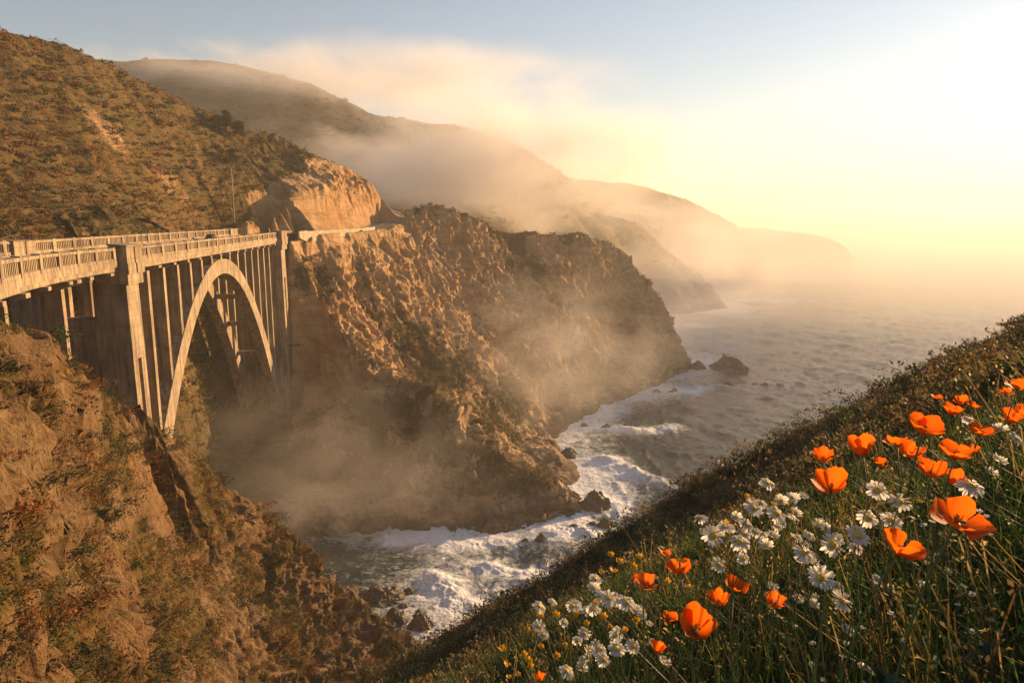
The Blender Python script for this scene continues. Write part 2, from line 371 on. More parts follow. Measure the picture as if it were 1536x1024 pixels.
def landform(name, win, res, mat, amp, vegbias, label, nblur=3, cut=False, minz=-5, fs=1.0, near=False):
    xs, ys, Z0 = tin(*win, res)
    Z = blur(Z0, nblur)
    X, Y = np.meshgrid(xs, ys)
    gy, gx = np.gradient(Z, ys, xs)
    nl = np.sqrt(gx * gx + gy * gy + 1)
    N = np.stack([-gx / nl, -gy / nl, 1 / nl], -1)
    P0 = np.stack([X, Y, Z], -1)
    zc = Y * CP - (Z - E) * SP; uc = X / np.maximum(zc, 1); vc = (Y * SP + (Z - E) * CP) / np.maximum(zc, 1)
    see = (zc > 5) & (np.abs(uc) < 1.0) & (np.abs(vc) < 0.75)
    D_, V_, C_ = np.zeros(X.shape), np.zeros(X.shape), np.zeros(X.shape)
    GXY = np.hypot(gx, gy)[see]
    p0 = P0[see]; xx, yy = X[see], Y[see]; p = p0 / fs
    bill = lambda a, o, sd: -fbm(a, o, sd, 0.55, True)
    warp = np.stack([vnoise(p / 9, 91), vnoise(p / 9, 92), vnoise(p / 9, 93)], -1) * 3
    rot = np.array(Matrix.Rotation(0.55, 3, 'Y') @ Matrix.Rotation(0.35, 3, 'X'))
    q = (p + warp) @ rot.T
    steep = sstep(0.35, 0.85, GXY)
    road_d = polydist(xx, yy, ROAD_MID[::4, :2])
    inland = sstep(-2, 4, -70 + (yy - 216) * 0.22 - 9 - xx)
    keep = sstep(4.5, 11, road_d) * (1 - inland) + inland * (0.32 + 0.5 * sstep(14, 60, road_d)) if cut else 1.0
    deck = sstep(8, 30, polydist(xx, yy, np.array([[-50, 70], [-62.5, 100], [-77, 205]]))) * 0.8 + 0.2
    A = amp * keep * deck * (0.55 + 0.45 * sstep(32, 62, yy))
    d = fbm(p * np.array([1, 1, 0.5]) / 22, 3, 3) * 2.6 * A
    d = d + bill(q * np.array([1, 1, 0.45]) / 7.5, 4, 11) * 0.35 * A * (0.25 + steep)
    d = d + fbm((p + 0.4 * warp) @ rot.T * np.array([1, 1, 0.16]) / 2.6, 3, 37, 0.6, True) * 0.42 * A * steep
    d = d + facets(q * np.array([1, 1, 0.5]) / 4.5, 5) * (0.8 if near else 2.0 if cut else 1.1) * A * (0.15 + steep)
    if near or cut:
        d = d + fbm(q * np.array([1, 1, 0.7]) / 3.4, 5, 57, 0.62) * 0.62 * A * (0.3 + steep)
        d = d + facets((q + 0.35 * warp) * np.array([1, 1, 0.6]) / 1.9, 6) * 1.15 * A * (0.25 + steep)
        d = d + fbm(p / 0.9, 3, 23) * 0.22 * A
    if near:
        d = d + facets((q + 0.3 * warp) * np.array([1, 1, 0.7]) / 2.8, 15) * 2.1 * A
        led = q[..., 2] / 1.5 + 0.25 * vnoise(p / 4, 19); d = d + (np.abs(led - np.floor(led) - 0.5) * 2) ** 2 * 0.5 * A * sstep(-0.2, 0.5, vnoise(p / 8, 29))
        d = d + facets((p + 0.2 * warp) / 0.8, 8) * 0.7 * A * (0.5 + steep)
    D_[see] = d; d, D0 = D_, d
    cid = C_; cid[see] = vnoise(p / 3.1, 5) * 0.5 + 0.5
    shore = sstep(-3, 2.5, Z)
    V = P0 + N * d[..., None] * shore[..., None]
    zz = V[..., 2]
    vg = fbm(p0 / (7 if near else 13), 4, 31) * (0.85 if near else 0.55) + 0.5 + vegbias - 0.55 * sstep(0.8, 1.9, GXY) - D0 / (amp + .01) * 0.06
    vg = vg - 1.2 * sstep(9, 1, zz[see])
    if cut:
        vg = vg + 0.7 * sstep(-4, 6, -70 + (yy - 216) * 0.22 - 9 - xx) + 0.8 * sstep(-62, -70, xx) * sstep(212, 196, yy)  # second term: extra scrub added on the ravine wall to darken its sunlit patch
        inner = polydist(xx, yy, CUT[:, :2]); toe = polydist(xx, yy, ROAD_IN[:, :2])
        vg = vg - 2.0 * sstep(12, 3, np.maximum(toe - 9, inner - 1) + 3 * vnoise(p0 / 5, 77)) * (xx > -100) * sstep(225, 233, yy)
    V_[see] = np.clip(vg, 0, 1.2) * (1 - sstep(5.0, 4.0, road_d)); veg = V_
    ny, nx = Z.shape
    idx = np.arange(ny * nx).reshape(ny, nx)
    F = np.stack([idx[:-1, :-1], idx[:-1, 1:], idx[1:, 1:], idx[1:, :-1]], -1).reshape(-1, 4)
    F = F[zz.ravel()[F].max(1) > minz]
    o = mesh_np(name, V.reshape(-1, 3), F, mat, None, {"veg": veg.ravel(), "cell": cid.ravel()}, smooth=True)
    tag(o, label, None, None, 'structure')
    GROUND[name] = (V.reshape(-1, 3), F, veg.ravel(), N.reshape(-1, 3))
    return o

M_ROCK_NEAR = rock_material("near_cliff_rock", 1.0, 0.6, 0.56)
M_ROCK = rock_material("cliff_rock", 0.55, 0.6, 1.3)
M_HILL = rock_material("hill_ground", 0.4, 0.8)
M_FAR = rock_material("far_hill_ground", 0.12, 2.0)
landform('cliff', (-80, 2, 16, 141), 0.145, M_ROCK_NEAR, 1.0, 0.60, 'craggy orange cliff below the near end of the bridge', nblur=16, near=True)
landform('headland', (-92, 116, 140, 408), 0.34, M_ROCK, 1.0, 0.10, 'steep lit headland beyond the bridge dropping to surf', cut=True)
landform('mountain', (-345, -91, 140, 470), 0.95, M_HILL, 0.6, 0.9, 'scrub covered mountain side above the bridge', fs=1.5)
landform('ravine', (-345, -79, 10, 141), 1.2, M_HILL, 0.6, 0.9, 'shaded side of the ravine behind the bridge approach')
landform('valley', (-92, 130, 407, 471), 1.6, M_HILL, 0.8, 0.6, 'hidden valley behind the headland')
landform('distant_hills', (-1000, 900, 470, 1950), 5.0, M_FAR, 4.0, 0.6, 'misty coastal hills fading into the distance', fs=6.0)

# ------------------------------------------------------------------ the flowery bluff the photographer stands on
r1 = Vector(P(680, 938, 1)) - Vector((0, 0, E)); r2 = Vector(P(1536, 452, 1)) - Vector((0, 0, E))
BN = np.array(r2.cross(r1).normalized())
if BN[2] < 0: BN = -BN
dh = BN[:2] / np.linalg.norm(BN[:2]); ch = np.array([dh[1], -dh[0]])
if ch[1] < 0: ch = -ch
SLOPE = np.linalg.norm(BN[:2]) / BN[2]
H0 = 0.78 / BN[2]
def bluff_z(x, y, detail=True):
    s = x * dh[0] + y * dh[1]; c = x * ch[0] + y * ch[1]
    z = E - H0 - SLOPE * s
    z = z - 0.012 * np.maximum(0, s - 20) ** 2 - 0.02 * np.maximum(0, c - 22) ** 2
    p = np.stack([x, y, 0 * x], -1)
    r = np.hypot(x, y)
    if detail:
        z = z + fbm(p / 5.5, 3, 41) * 0.35 * sstep(1.5, 8, r) + fbm(p / 0.9, 3, 43) * 0.07 + fbm(p / 14, 2, 47) * 1.1 * sstep(8, 30, r)
    return z
def bluff_grid(s0, s1, c0, c1, n, m):
    S, C = np.meshgrid(np.linspace(s0, s1, n), np.linspace(c0, c1, m))
    return S * dh[0] + C * ch[0], S * dh[1] + C * ch[1]
xb, yb = bluff_grid(-14, 92, -24, 80, 420, 400)
zb = bluff_z(xb, yb)
my, mx = xb.shape
idx = np.arange(my * mx).reshape(my, mx)
Fb = np.stack([idx[:-1, :-1], idx[:-1, 1:], idx[1:, 1:], idx[1:, :-1]], -1).reshape(-1, 4)
Fb = Fb[zb.ravel()[Fb].max(1) > -6]
pb = np.stack([xb, yb, zb], -1)
vegb = np.clip(0.75 + fbm(pb / 4, 3, 51) * 0.4 - sstep(26, 45, np.hypot(xb, yb)) * 0.35, 0, 1.2)
M_SOIL = rock_material("bluff_soil", 1.6, 0.15, 0.8)
bl = mesh_np('bluff', pb.reshape(-1, 3), Fb, M_SOIL, None, {"veg": vegb.ravel(), "cell": vegb.ravel() * 0}, smooth=True)
tag(bl, 'steep flowery bluff sloping down to the cove', None, None, 'structure')
# ================================================================== sea
_xs, _ys, _Z = tin(-140, 700, 60, 1000, 2.0)
_Z = blur(_Z, 3)
def bed(x, y):
    fx = np.clip((x + 140) / 2.0, 0, _Z.shape[1] - 1.001); fy = np.clip((y - 60) / 2.0, 0, _Z.shape[0] - 1.001)
    i, j = fx.astype(int), fy.astype(int); a, b = fx - i, fy - j
    z = _Z[j, i] * (1 - a) * (1 - b) + _Z[j, i + 1] * a * (1 - b) + _Z[j + 1, i] * (1 - a) * b + _Z[j + 1, i + 1] * a * b
    return np.where((x > -140) & (x < 700) & (y < 1000), z, -20)
az = np.linspace(-0.78, 1.05, 860)
inv = np.linspace(1 / 62.0, 1 / 1500.0, 760)
rad = np.concatenate([1 / inv, np.geomspace(1540, 16000, 40)])
AZ, RD = np.meshgrid(az, rad)
sx, sy = np.sin(AZ) * RD, np.cos(AZ) * RD
zbed = np.minimum(bed(sx, sy), bluff_z(sx, sy, False) * 0 + bed(sx, sy))
p2 = np.stack([sx, sy, 0 * sx], -1)
wd = np.array([-0.80, -0.60])                                   # swell runs in towards the shore
wv = vnoise(p2 / 60, 61) * 16 + vnoise(p2 / 23, 62) * 7
ph = (sx * wd[0] + sy * wd[1] + wv)
fade = sstep(1400, 500, RD)
zs = 0.30 * np.sin(ph * 2 * math.pi / 34) + 0.14 * np.sin((ph + sy * 0.35) * 2 * math.pi / 17 + 1)
zs = zs + fbm(p2 * np.array([1, 1, 1]) / 7.5, 3, 63, 0.55, True) * 0.30 + fbm(p2 / 19, 3, 69) * 0.35 + fbm(p2 / 2.2, 2, 65) * 0.12
zs = zs * (0.35 + 0.65 * sstep(-1, -8, zbed)) * fade
shore = sstep(-12.5, -2.0, zbed)
foam = shore * 0.92 + 0.22 * fbm(p2 / 30, 4, 67) + 0.1 * sstep(0.45, 0.9, zs)
def breaker(pix, width, height):
    global zs, foam
    q = catmull([W(x, y, 0) for x, y in pix], 2.0)[:, :2]
    d = polydist(sx, sy, q)
    n = vnoise(p2 / 6, 71) * 0.5 + 0.75
    n2 = fbm(p2 / 1.3, 4, 73, 0.62, True) * 0.22
    prof = np.exp(-(d / width) ** 2)
    zs = zs + prof * height * np.clip(n, 0.15, 2) * 0.8 + prof * n2 * height * 0.5
    foam = foam + np.exp(-(d / (width * 1.6)) ** 2) * 0.55
breaker([(655, 868), (672, 888), (690, 902), (708, 914)], 2.4, 1.1)
breaker([(905, 690), (940, 706), (985, 722), (1020, 738)], 3.2, 1.3)
breaker([(590, 812), (640, 806), (700, 818), (760, 812)], 2.0, 0.9)
breaker([(835, 800), (860, 796), (885, 802)], 2.8, 1.9)
breaker([(895, 742), (915, 752), (930, 765)], 2.6, 1.2)
breaker([(900, 640), (960, 646), (1010, 640)], 3.5, 1.2)
breaker([(1030, 590), (1080, 580), (1130, 583)], 4.5, 1.2)
breaker([(1085, 455), (1120, 459), (1150, 462)], 8, 1.6)
breaker([(730, 850), (790, 858), (830, 850)], 2.2, 0.8)
cove = sstep(34, 12, np.hypot(sx + 46, sy - 150))
foam = foam - 0.55 * cove
foam = np.clip(foam, 0, 1.3) * sstep(1500, 700, RD)
ny_, nx_ = sx.shape
idx = np.arange(ny_ * nx_).reshape(ny_, nx_)
Fs = np.stack([idx[:-1, :-1], idx[:-1, 1:], idx[1:, 1:], idx[1:, :-1]], -1).reshape(-1, 4)[:, ::-1]
Fs = Fs[zbed.ravel()[Fs].min(1) < 4]
def sea_material():
    t = NT("sea_water"); pos = t.pos(); fa = t.attr("foam")
    st = t.scaled(pos, (1, 1, 1), (0, 0, 0.65))
    warp = t.n("TexNoise"); warp.inputs["Scale"].default_value = 0.16; warp.inputs["Detail"].default_value = 3; t.l(pos, warp.inputs[0])
    wadd = t.n("VectorMath", operation='MULTIPLY_ADD'); t.l(warp.outputs["Color"], wadd.inputs[0]); wadd.inputs[1].default_value = (7, 7, 0); t.l(pos, wadd.inputs[2])
    n1 = t.noise(wadd.outputs[0], 0.26, 9, 0.68, 1.0)
    v = t.n("TexVoronoi", feature='SMOOTH_F1'); v.inputs["Scale"].default_value = 0.35; v.inputs["Detail"].default_value = 2; t.l(wadd.outputs[0], v.inputs["Vector"])
    rid = t.math('ABSOLUTE', t.math('SUBTRACT', n1, 0.5))
    lace = t.math('ADD', t.math('MULTIPLY', rid, -2.4), t.math('MULTIPLY', v.outputs[0], -0.25))
    f = t.math('ADD', fa, t.math('ADD', lace, t.math('MULTIPLY', t.math('SUBTRACT', t.noise(pos, 0.9, 5, 0.7), 0.5), 0.5)))
    stk = t.noise(t.scaled(wadd.outputs[0], (0.35, 1.6, 1), (0, 0, 0.9)), 0.5, 6, 0.7)
    f = t.math('ADD', f, t.math('MULTIPLY', t.math('SUBTRACT', stk, 0.5), 0.9))
    mask = t.ramp(f, (0.04, 0.0), (0.30, 0.34), (0.70, 1.0))
    wc = t.ramp(t.noise(pos, 0.03, 3), (0.35, (0.012, 0.028, 0.030)), (0.7, (0.03, 0.045, 0.040)))
    wc = t.mix(t.math('MULTIPLY', fa, 0.5, clamp=True), wc, (0.07, 0.12, 0.115))
    c = t.mix(mask, wc, (0.72, 0.73, 0.73))
    t.l(c, t.b.inputs["Base Color"])
    t.l(t.ramp(mask, (0.0, 0.16), (1.0, 0.75)), t.b.inputs["Roughness"])
    t.b.inputs["IOR"].default_value = 1.33
    h1 = t.noise(t.scaled(pos, (0.45, 0.45, 1)), 1.0, 5, 0.62, 0.4); h2 = t.noise(st, 0.16, 4, 0.6)
    h = t.math('ADD', t.math('MULTIPLY', h1, 0.9), t.math('MULTIPLY', h2, 2.2))
    nrm = t.bump(h, 0.55, 1.0)
    nrm = t.bump(t.math('MULTIPLY', f, 1.0), 0.35, 0.5, nrm)
    t.l(nrm, t.b.inputs["Normal"])
    return t.m
M_SEA = sea_material()
sea = mesh_np('sea', np.stack([sx, sy, zs], -1).reshape(-1, 3), Fs, M_SEA, None, {"foam": foam.ravel()}, smooth=True)
tag(sea, 'wind ruffled sea with white surf along the cliffs', None, None, 'structure')
# ================================================================== bridge and road
class MB:
    """collects boxes, swept profiles and tubes into one mesh"""
    def __init__(s): s.v = []; s.f = []
    def add(s, v, f):
        b = len(s.v); s.v.extend(tuple(map(float, q)) for q in v); s.f.extend(tuple(i + b for i in q) for q in f)
    def hexa(s, c):
        """8 corners: bottom ring of 4, then top ring of 4"""
        s.add(c, [(3, 2, 1, 0), (4, 5, 6, 7), (0, 1, 5, 4), (1, 2, 6, 5), (2, 3, 7, 6), (3, 0, 4, 7)])
    def box(s, lo, hi):
        (a, b, c), (d, e, f) = lo, hi
        s.hexa([(a, b, c), (d, b, c), (d, e, c), (a, e, c), (a, b, f), (d, b, f), (d, e, f), (a, e, f)])
    def sweep(s, rings):
        n = len(rings[0]); b = len(s.v)
        for r in rings: s.v.extend(tuple(map(float, q)) for q in r)
        for i in range(len(rings) - 1):
            for j in range(n):
                k = (j + 1) % n
                s.f.append((b + i * n + j, b + i * n + k, b + (i + 1) * n + k, b + (i + 1) * n + j))
        s.f.append(tuple(b + j for j in range(n))[::-1]); s.f.append(tuple(b + (len(rings) - 1) * n + j for j in range(n)))
    def tube(s, pts, rad, sides=8, cap=True):
        pts = [Vector(p) for p in pts]
        if not hasattr(rad, "__len__"): rad = [rad] * len(pts)
        rings = []; up = Vector((0.31, 0.17, 0.93))
        for i, p in enumerate(pts):
            d = (pts[min(i + 1, len(pts) - 1)] - pts[max(i - 1, 0)]).normalized()
            a = d.cross(up)
            if a.length < 1e-3: a = d.cross(Vector((1, 0, 0)))
            a.normalize(); c = d.cross(a)
            rings.append([p + (a * math.cos(t) + c * math.sin(t)) * rad[i] for t in np.arange(sides) * 2 * math.pi / sides])
        s.sweep(rings)
    def build(s, name, mat, parent=None, smooth=False, bevel=0.0):
        me = bpy.data.meshes.new(name); me.from_pydata(s.v, [], s.f); me.update()
        bm = bmesh.new(); bm.from_mesh(me); bmesh.ops.recalc_face_normals(bm, faces=bm.faces)
        if bevel: bmesh.ops.bevel(bm, geom=bm.edges[:], offset=bevel, segments=1, affect='EDGES', clamp_overlap=True)
        bm.to_mesh(me); bm.free()
        if smooth: me.polygons.foreach_set("use_smooth", np.ones(len(me.polygons), bool))
        me.materials.append(mat)
        o = bpy.data.objects.new(name, me); scene.collection.objects.link(o)
        if parent: o.parent = parent
        return o

def concrete_material():
    t = NT("old_concrete"); pos = t.pos()
    n = t.noise(pos, 0.35, 5, 0.6); fine = t.noise(pos, 3.0, 5, 0.7)
    strk = t.noise(t.scaled(pos, (1.2, 1.2, 0.12)), 1.0, 4, 0.65)
    c = t.ramp(n, (0.3, (0.19, 0.14, 0.088)), (0.7, (0.40, 0.31, 0.20)))
    c = t.mix(t.ramp(strk, (0.44, 0.0), (0.64, 0.9)), c, (0.11, 0.075, 0.045))
    c = t.mix(t.ramp(fine, (0.5, 0.0), (0.75, 0.45)), c, (0.22, 0.16, 0.10))
    z = t.n("SeparateXYZ"); t.l(pos, z.inputs[0])
    fr = t.math('FRACT', t.math('MULTIPLY', z.outputs[2], 0.62))
    seam = t.ramp(fr, (0.0, 0.0), (0.06, 1.0))
    c = t.mix(t.math('MULTIPLY', t.math('SUBTRACT', 1.0, seam), 0.45), c, (0.14, 0.10, 0.07))
    t.l(c, t.b.inputs["Base Color"]); t.b.inputs["Roughness"].default_value = 0.9
    t.l(t.bump(t.math('ADD', t.math('MULTIPLY', fine, 0.6), seam), 0.6, 0.06), t.b.inputs["Normal"])
    return t.m
def asphalt_material():
    t = NT("asphalt"); pos = t.pos(); n = t.noise(pos, 0.5, 4); f = t.noise(pos, 8.0, 4, 0.7)
    c = t.mix(t.ramp(f, (0.4, 0.0), (0.7, 0.6)), t.ramp(n, (0.3, (0.045, 0.044, 0.046)), (0.7, (0.085, 0.08, 0.078))), (0.12, 0.11, 0.10))
    t.l(c, t.b.inputs["Base Color"]); t.b.inputs["Roughness"].default_value = 0.75
    t.l(t.bump(f, 0.4, 0.02), t.b.inputs["Normal"]); return t.m
def plain(name, col, rough=0.6, metal=0.0, var=0.15, sc=5.0):
    t = NT(name); n = t.noise(t.pos(), sc, 4)
    c = t.mix(t.ramp(n, (0.3, 0.0), (0.7, 1.0)), tuple(x * (1 - var) for x in col), tuple(min(1, x * (1 + var)) for x in col))
    t.l(c, t.b.inputs["Base Color"]); t.b.inputs["Roughness"].default_value = rough; t.b.inputs["Metallic"].default_value = metal
    return t.m
M_CONC = concrete_material(); M_ASPH = asphalt_material()
M_YEL = plain("yellow_road_paint", (0.55, 0.36, 0.05)); M_WHT = plain("white_road_paint", (0.7, 0.68, 0.62))

WIDE = 14.0
def edge(y):
    """near edge of the deck in plan and its height"""
    x = -55.1 - 0.135 * (y - 100)
    if y < 100: x = -55.1 + 0.135 * (100 - y) + 0.0037 * (100 - y) ** 2
    z = 75.5 + 1.6 * max(0, y - 100) / 104
    return x, z
def frame(y):
    x, z = edge(y); x2, _ = edge(y + 0.1)
    t = Vector((x2 - x, 0.1)).normalized()
    return Vector((x, y, z)), t, Vector((-t.y, t.x))
def D(y, o, dz, ds=0.0):
    """point on the bridge: station y, offset o inland from the near edge, dz above deck, ds along"""
    p, t, n = frame(y)
    return (p.x + n.x * o + t.x * ds, p.y + n.y * o + t.y * ds, p.z + o / WIDE * 1.0 + dz)
def DA(y, o, z, ds=0.0):
    p = D(y, o, 0, ds); return (p[0], p[1], z)
def dbox(mb, y, o0, o1, s0, s1, z0, z1, absz=False, taper=0.0):
    f = DA if absz else D
    g = [(o0 - taper, s0 - taper), (o0 - taper, s1 + taper), (o1 + taper, s1 + taper), (o1 + taper, s0 - taper)]
    h = [(o0, s0), (o0, s1), (o1, s1), (o1, s0)]
    mb.hexa([f(y, o, z0, s) for o, s in g] + [f(y, o, z1, s) for o, s in h])

ST = list(np.arange(22, 100, 2.0)) + list(np.arange(100, 228.1, 4.0))
bridge = empty('arch_bridge', D(100, 7, -50)); bridge.location = (-63, 150, 24)
tag(bridge, 'tall weathered concrete arch bridge carrying the road over the ravine', 'bridge')
_bparts = []
def bpart(mb, name, mat=M_CONC, parent=bridge, **kw):
    o = mb.build(name, mat, None, **kw)
    o.parent = parent
    if parent is bridge: o.matrix_parent_inverse = Matrix.Translation(bridge.location).inverted()
    return o
def swept(name, prof, mat=M_CONC, st=ST, **kw):
    mb = MB(); mb.sweep([[D(y, o, z) for o, z in prof] for y in st]); return bpart(mb, name, mat, **kw)
swept('deck_slab', [(0, 0), (0, -0.75), (0.25, -0.8), (0.25, -1.35), (0.9, -1.35), (1.1, -0.7), (12.9, -0.7), (13.1, -1.35), (13.75, -1.35), (13.75, -0.8), (14, -0.75), (14, 0),
                    (12.7, 0), (12.65, -0.16), (1.35, -0.16), (1.3, 0)])
swept('roadway', [(1.37, -0.154), (12.63, -0.154), (12.63, -0.12), (1.37, -0.12)], M_ASPH)
for o in (6.78, 7.12): swept('lane_marking', [(o, -0.118), (o + 0.16, -0.118), (o + 0.16, -0.112), (o, -0.112)], M_YEL)
for o in (2.0, 11.9): swept('edge_line', [(o, -0.118), (o + 0.14, -0.118), (o + 0.14, -0.112), (o, -0.112)], M_WHT)
PIER_Y = (97.5, 206.5)
def railing(o0, sign):
    a, b = (o0, o0 + 0.5)
    mb = MB()
    mb.sweep([[D(y, o, z) for o, z in ((a - .06, .004), (a - .06, .42), (b + .06, .42), (b + .06, .004))] for y in ST])
    mb.sweep([[D(y, o, z) for o, z in ((a - .04, 1.5), (a - .1, 1.56), (a - .1, 1.86), (b + .1, 1.86), (b + .1, 1.56), (b + .04, 1.5))] for y in ST])
    y = 23.0
    while y < 227:
        if all(abs(y - q) > 2.6 for q in PIER_Y): dbox(mb, y, a + 0.08, b - 0.08, -0.13, 0.13, 0.41, 1.51)
        y += 0.52
    r = bpart(mb, 'railing')
    y = 26.5
    while y < 227:
        if all(abs(y - q) > 3.2 for q in PIER_Y):
            pm = MB(); dbox(pm, y, a - 0.13, b + 0.13, -0.42, 0.42, -0.2 if sign else 0.0, 1.98)
            p = pm.build('post', M_CONC, None); p.parent = r
        y += 6.1
railing(0.12, 1); railing(13.38, 0)
# floor beams with bracket ends
fy = [y for y in np.arange(34, 94, 7.2)] + [100 + 50.5 + 6.85 * k for k in range(-7, 8)] + [220]
for y in fy:
    mb = MB()
    prof = [(-0.25, -1.36), (-0.25, -1.75), (1.6, -2.35), (12.4, -2.35), (14.25, -1.75), (14.25, -1.36)]
    mb.sweep([[D(y, o, z, s) for o, z in prof] for s in (-0.6, 0.6)])
    bpart(mb, 'floor_beam')
# arch ribs
RIBS = (2.7, 11.3)
def rib_top(s): return 73.3 - 0.0162 * (s - 50.5) ** 2
for o in RIBS:
    rings = []
    for s in np.linspace(-3, 103.5, 57):
        sl = -0.0324 * (s - 50.5); n = Vector((-sl, 1)).normalized()
        dep = 3.2 + 1.1 * (abs(s - 50.5) / 53) ** 1.5
        hw = 1.2
        r = []
        for oo, k in ((-hw, 0), (hw, 0), (hw, 1), (-hw, 1)):
            p = DA(100 + s - n.x * dep * k, o + oo, rib_top(s) - n.y * dep * k + o / WIDE)
            r.append(p)
        rings.append(r)
    mb = MB(); mb.sweep(rings); bpart(mb, 'arch_rib')
for k in range(-7, 8):
    s = 50.5 + 6.85 * k; y = 100 + s
    for o in RIBS:
        top = D(y, o, -2.34)[2]; bot = rib_top(s) - 0.35 - abs(k) * 0.12 + o / WIDE
        if top - bot < 0.7: continue
        mb = MB(); dbox(mb, y, o - 1.05, o + 1.05, -0.5, 0.5, bot, top, True); bpart(mb, 'column')
for s in (37, 27, 18, 10, 64, 74, 83, 91, 97):
    y = 100 + s; z = rib_top(s) - 1.7 + 0.5
    mb = MB(); dbox(mb, y, RIBS[0] + 1.15, RIBS[1] - 1.15, -0.55, 0.55, z - 0.7, z + 0.5, True); bpart(mb, 'strut')
# piers
def pier(y, zmid, zlow, hl=1.8, out=0.0):
    root = MB()
    for o0, o1 in ((-0.2, 3.9), (10.1, 14.2)):
        dbox(root, y, o0 - out * (o0 < 5), o1 + out * (o0 > 5), -hl, hl, zmid, D(y, 2, -3.1)[2], True, 0.12)
    dbox(root, y, 3.9, 10.1, -0.9, 0.9, zlow, zmid + 6, True)
    p = bpart(root, 'pier')
    for near in (True, False):
        ob = 0 if near else WIDE
        sg = 1 if near else -1
        cap = MB()
        def b(o0, o1, s0, s1, z0, z1):
            s0, s1 = s0 * hl / 1.8, s1 * hl / 1.8; o0 -= out * (o0 < 0)
            if not near: z0, z1 = min(z0, 1.88), min(z1, 1.95)
            q = sorted((ob + sg * o0, ob + sg * o1)); dbox(cap, y, q[0], q[1], s0, s1, z0, z1)
        b(-0.75, 3.2, -2.3, 2.3, -3.15, -1.62); b(-1.0, 1.15, -2.45, -0.2, -1.64, -0.2); b(-1.0, 1.15, 0.25, 2.45, -1.64, -0.2); b(-0.8, 1.1, -0.3, 0.3, -1.64, -0.2)
        b(-0.85, 1.1, -2.3, -0.15, -0.22, 2.1); b(-0.85, 1.1, 0.2, 2.3, -0.22, 2.1); b(-0.65, 1.0, -0.3, 0.3, -0.22, 2.0)
        b(-1.0, 1.25, -2.5, 2.5, 2.1, 2.35)
        c = cap.build('pier_cap', M_CONC, None); c.parent = p
        for s0, s1 in ((-hl - 0.1, -0.3 * hl), (0.3 * hl, hl + 0.1)):
            q = sorted((ob + sg * (-0.3 - out), ob + sg * 3.6))
            pl = MB(); dbox(pl, y, q[0], q[1], s0, s1, zlow, zmid - 0.01, True, 0.35); l = pl.build('pilaster', M_CONC, None); l.parent = p
        w = MB(); q = sorted((ob + sg * 0.7, ob + sg * 3.3)); dbox(w, y, q[0], q[1], -0.31 * hl, 0.31 * hl, zlow, zmid - 0.02, True); l = w.build('pier_web', M_CONC, None); l.parent = p
pier(PIER_Y[0], 61.5, 22.0, 2.2, 0.3)
pier(PIER_Y[1], 65.5, 20.0, 3.0, 0.5)
# approach bents
for y in (80.0, 63.0, 46.0):
    for o in RIBS:
        mb = MB(); dbox(mb, y, o - 1.1, o + 1.1, -0.5, 0.5, 52, D(y, o, -2.3)[2], True, 0.1); bpart(mb, 'column')
    mb = MB()
    prof = [(-0.25, -1.36), (-0.25, -1.8), (1.6, -2.6), (12.4, -2.6), (14.25, -1.8), (14.25, -1.36)]
    mb.sweep([[D(y, o, z, s) for o, z in prof] for s in (-0.75, 0.75)]); bpart(mb, 'floor_beam')
    mb = MB(); dbox(mb, y, RIBS[0] + 1.1, RIBS[1] - 1.1, -0.4, 0.4, 64.5, 66, True); bpart(mb, 'strut')

# -- coast road on its bench, with markings, wall and guard posts
def ribbon(name, f0, f1, dz, mat, label, i0=0, i1=None):
    A = ROAD_OUT[i0:i1] * (1 - f0) + ROAD_IN[i0:i1] * f0; B = ROAD_OUT[i0:i1] * (1 - f1) + ROAD_IN[i0:i1] * f1
    A = A + (0, 0, dz); B = B + (0, 0, dz); n = len(A)
    o = mesh_np(name, np.vstack([A, B]), [(i, i + 1, n + i + 1, n + i) for i in range(n - 1)], mat); tag(o, label, None, None, 'structure'); return o
ribbon('road', 0.02, 0.98, 0.05, M_ASPH, 'coast road curving round the cut rock face')
ribbon('road_marking', 0.485, 0.515, 0.056, M_YEL, 'yellow centre line on the coast road')
ribbon('road_edge_line', 0.06, 0.075, 0.056, M_WHT, 'white edge line on the coast road')
n_w = 24
mb = MB(); rings = []
for i in range(3, 3 + n_w):
    x, y, z = ROAD_OUT[i]; a, b = rd[i]
    zt = z + 0.75 + 0.12 * math.sin(i * 1.7); zb_ = z - 1.6 - 0.9 * (vnoise(np.array([i * 0.4, 3.3, 1.0])) + 0.5)
    rings.append([(x + b * 0.05, y - a * 0.05, zt), (x + b * 0.75, y - a * 0.75, zt), (x + b * 0.85, y - a * 0.85, zb_), (x - b * 0.05, y + a * 0.05, zb_)])
mb.sweep(rings)
M_STONE = plain("pale_wall_stone", (0.42, 0.33, 0.22), 0.9, 0, 0.4, 1.2)
tag(mb.build('stone_wall', M_STONE), 'low pale stone wall edging the coast road past the bridge', 'wall')
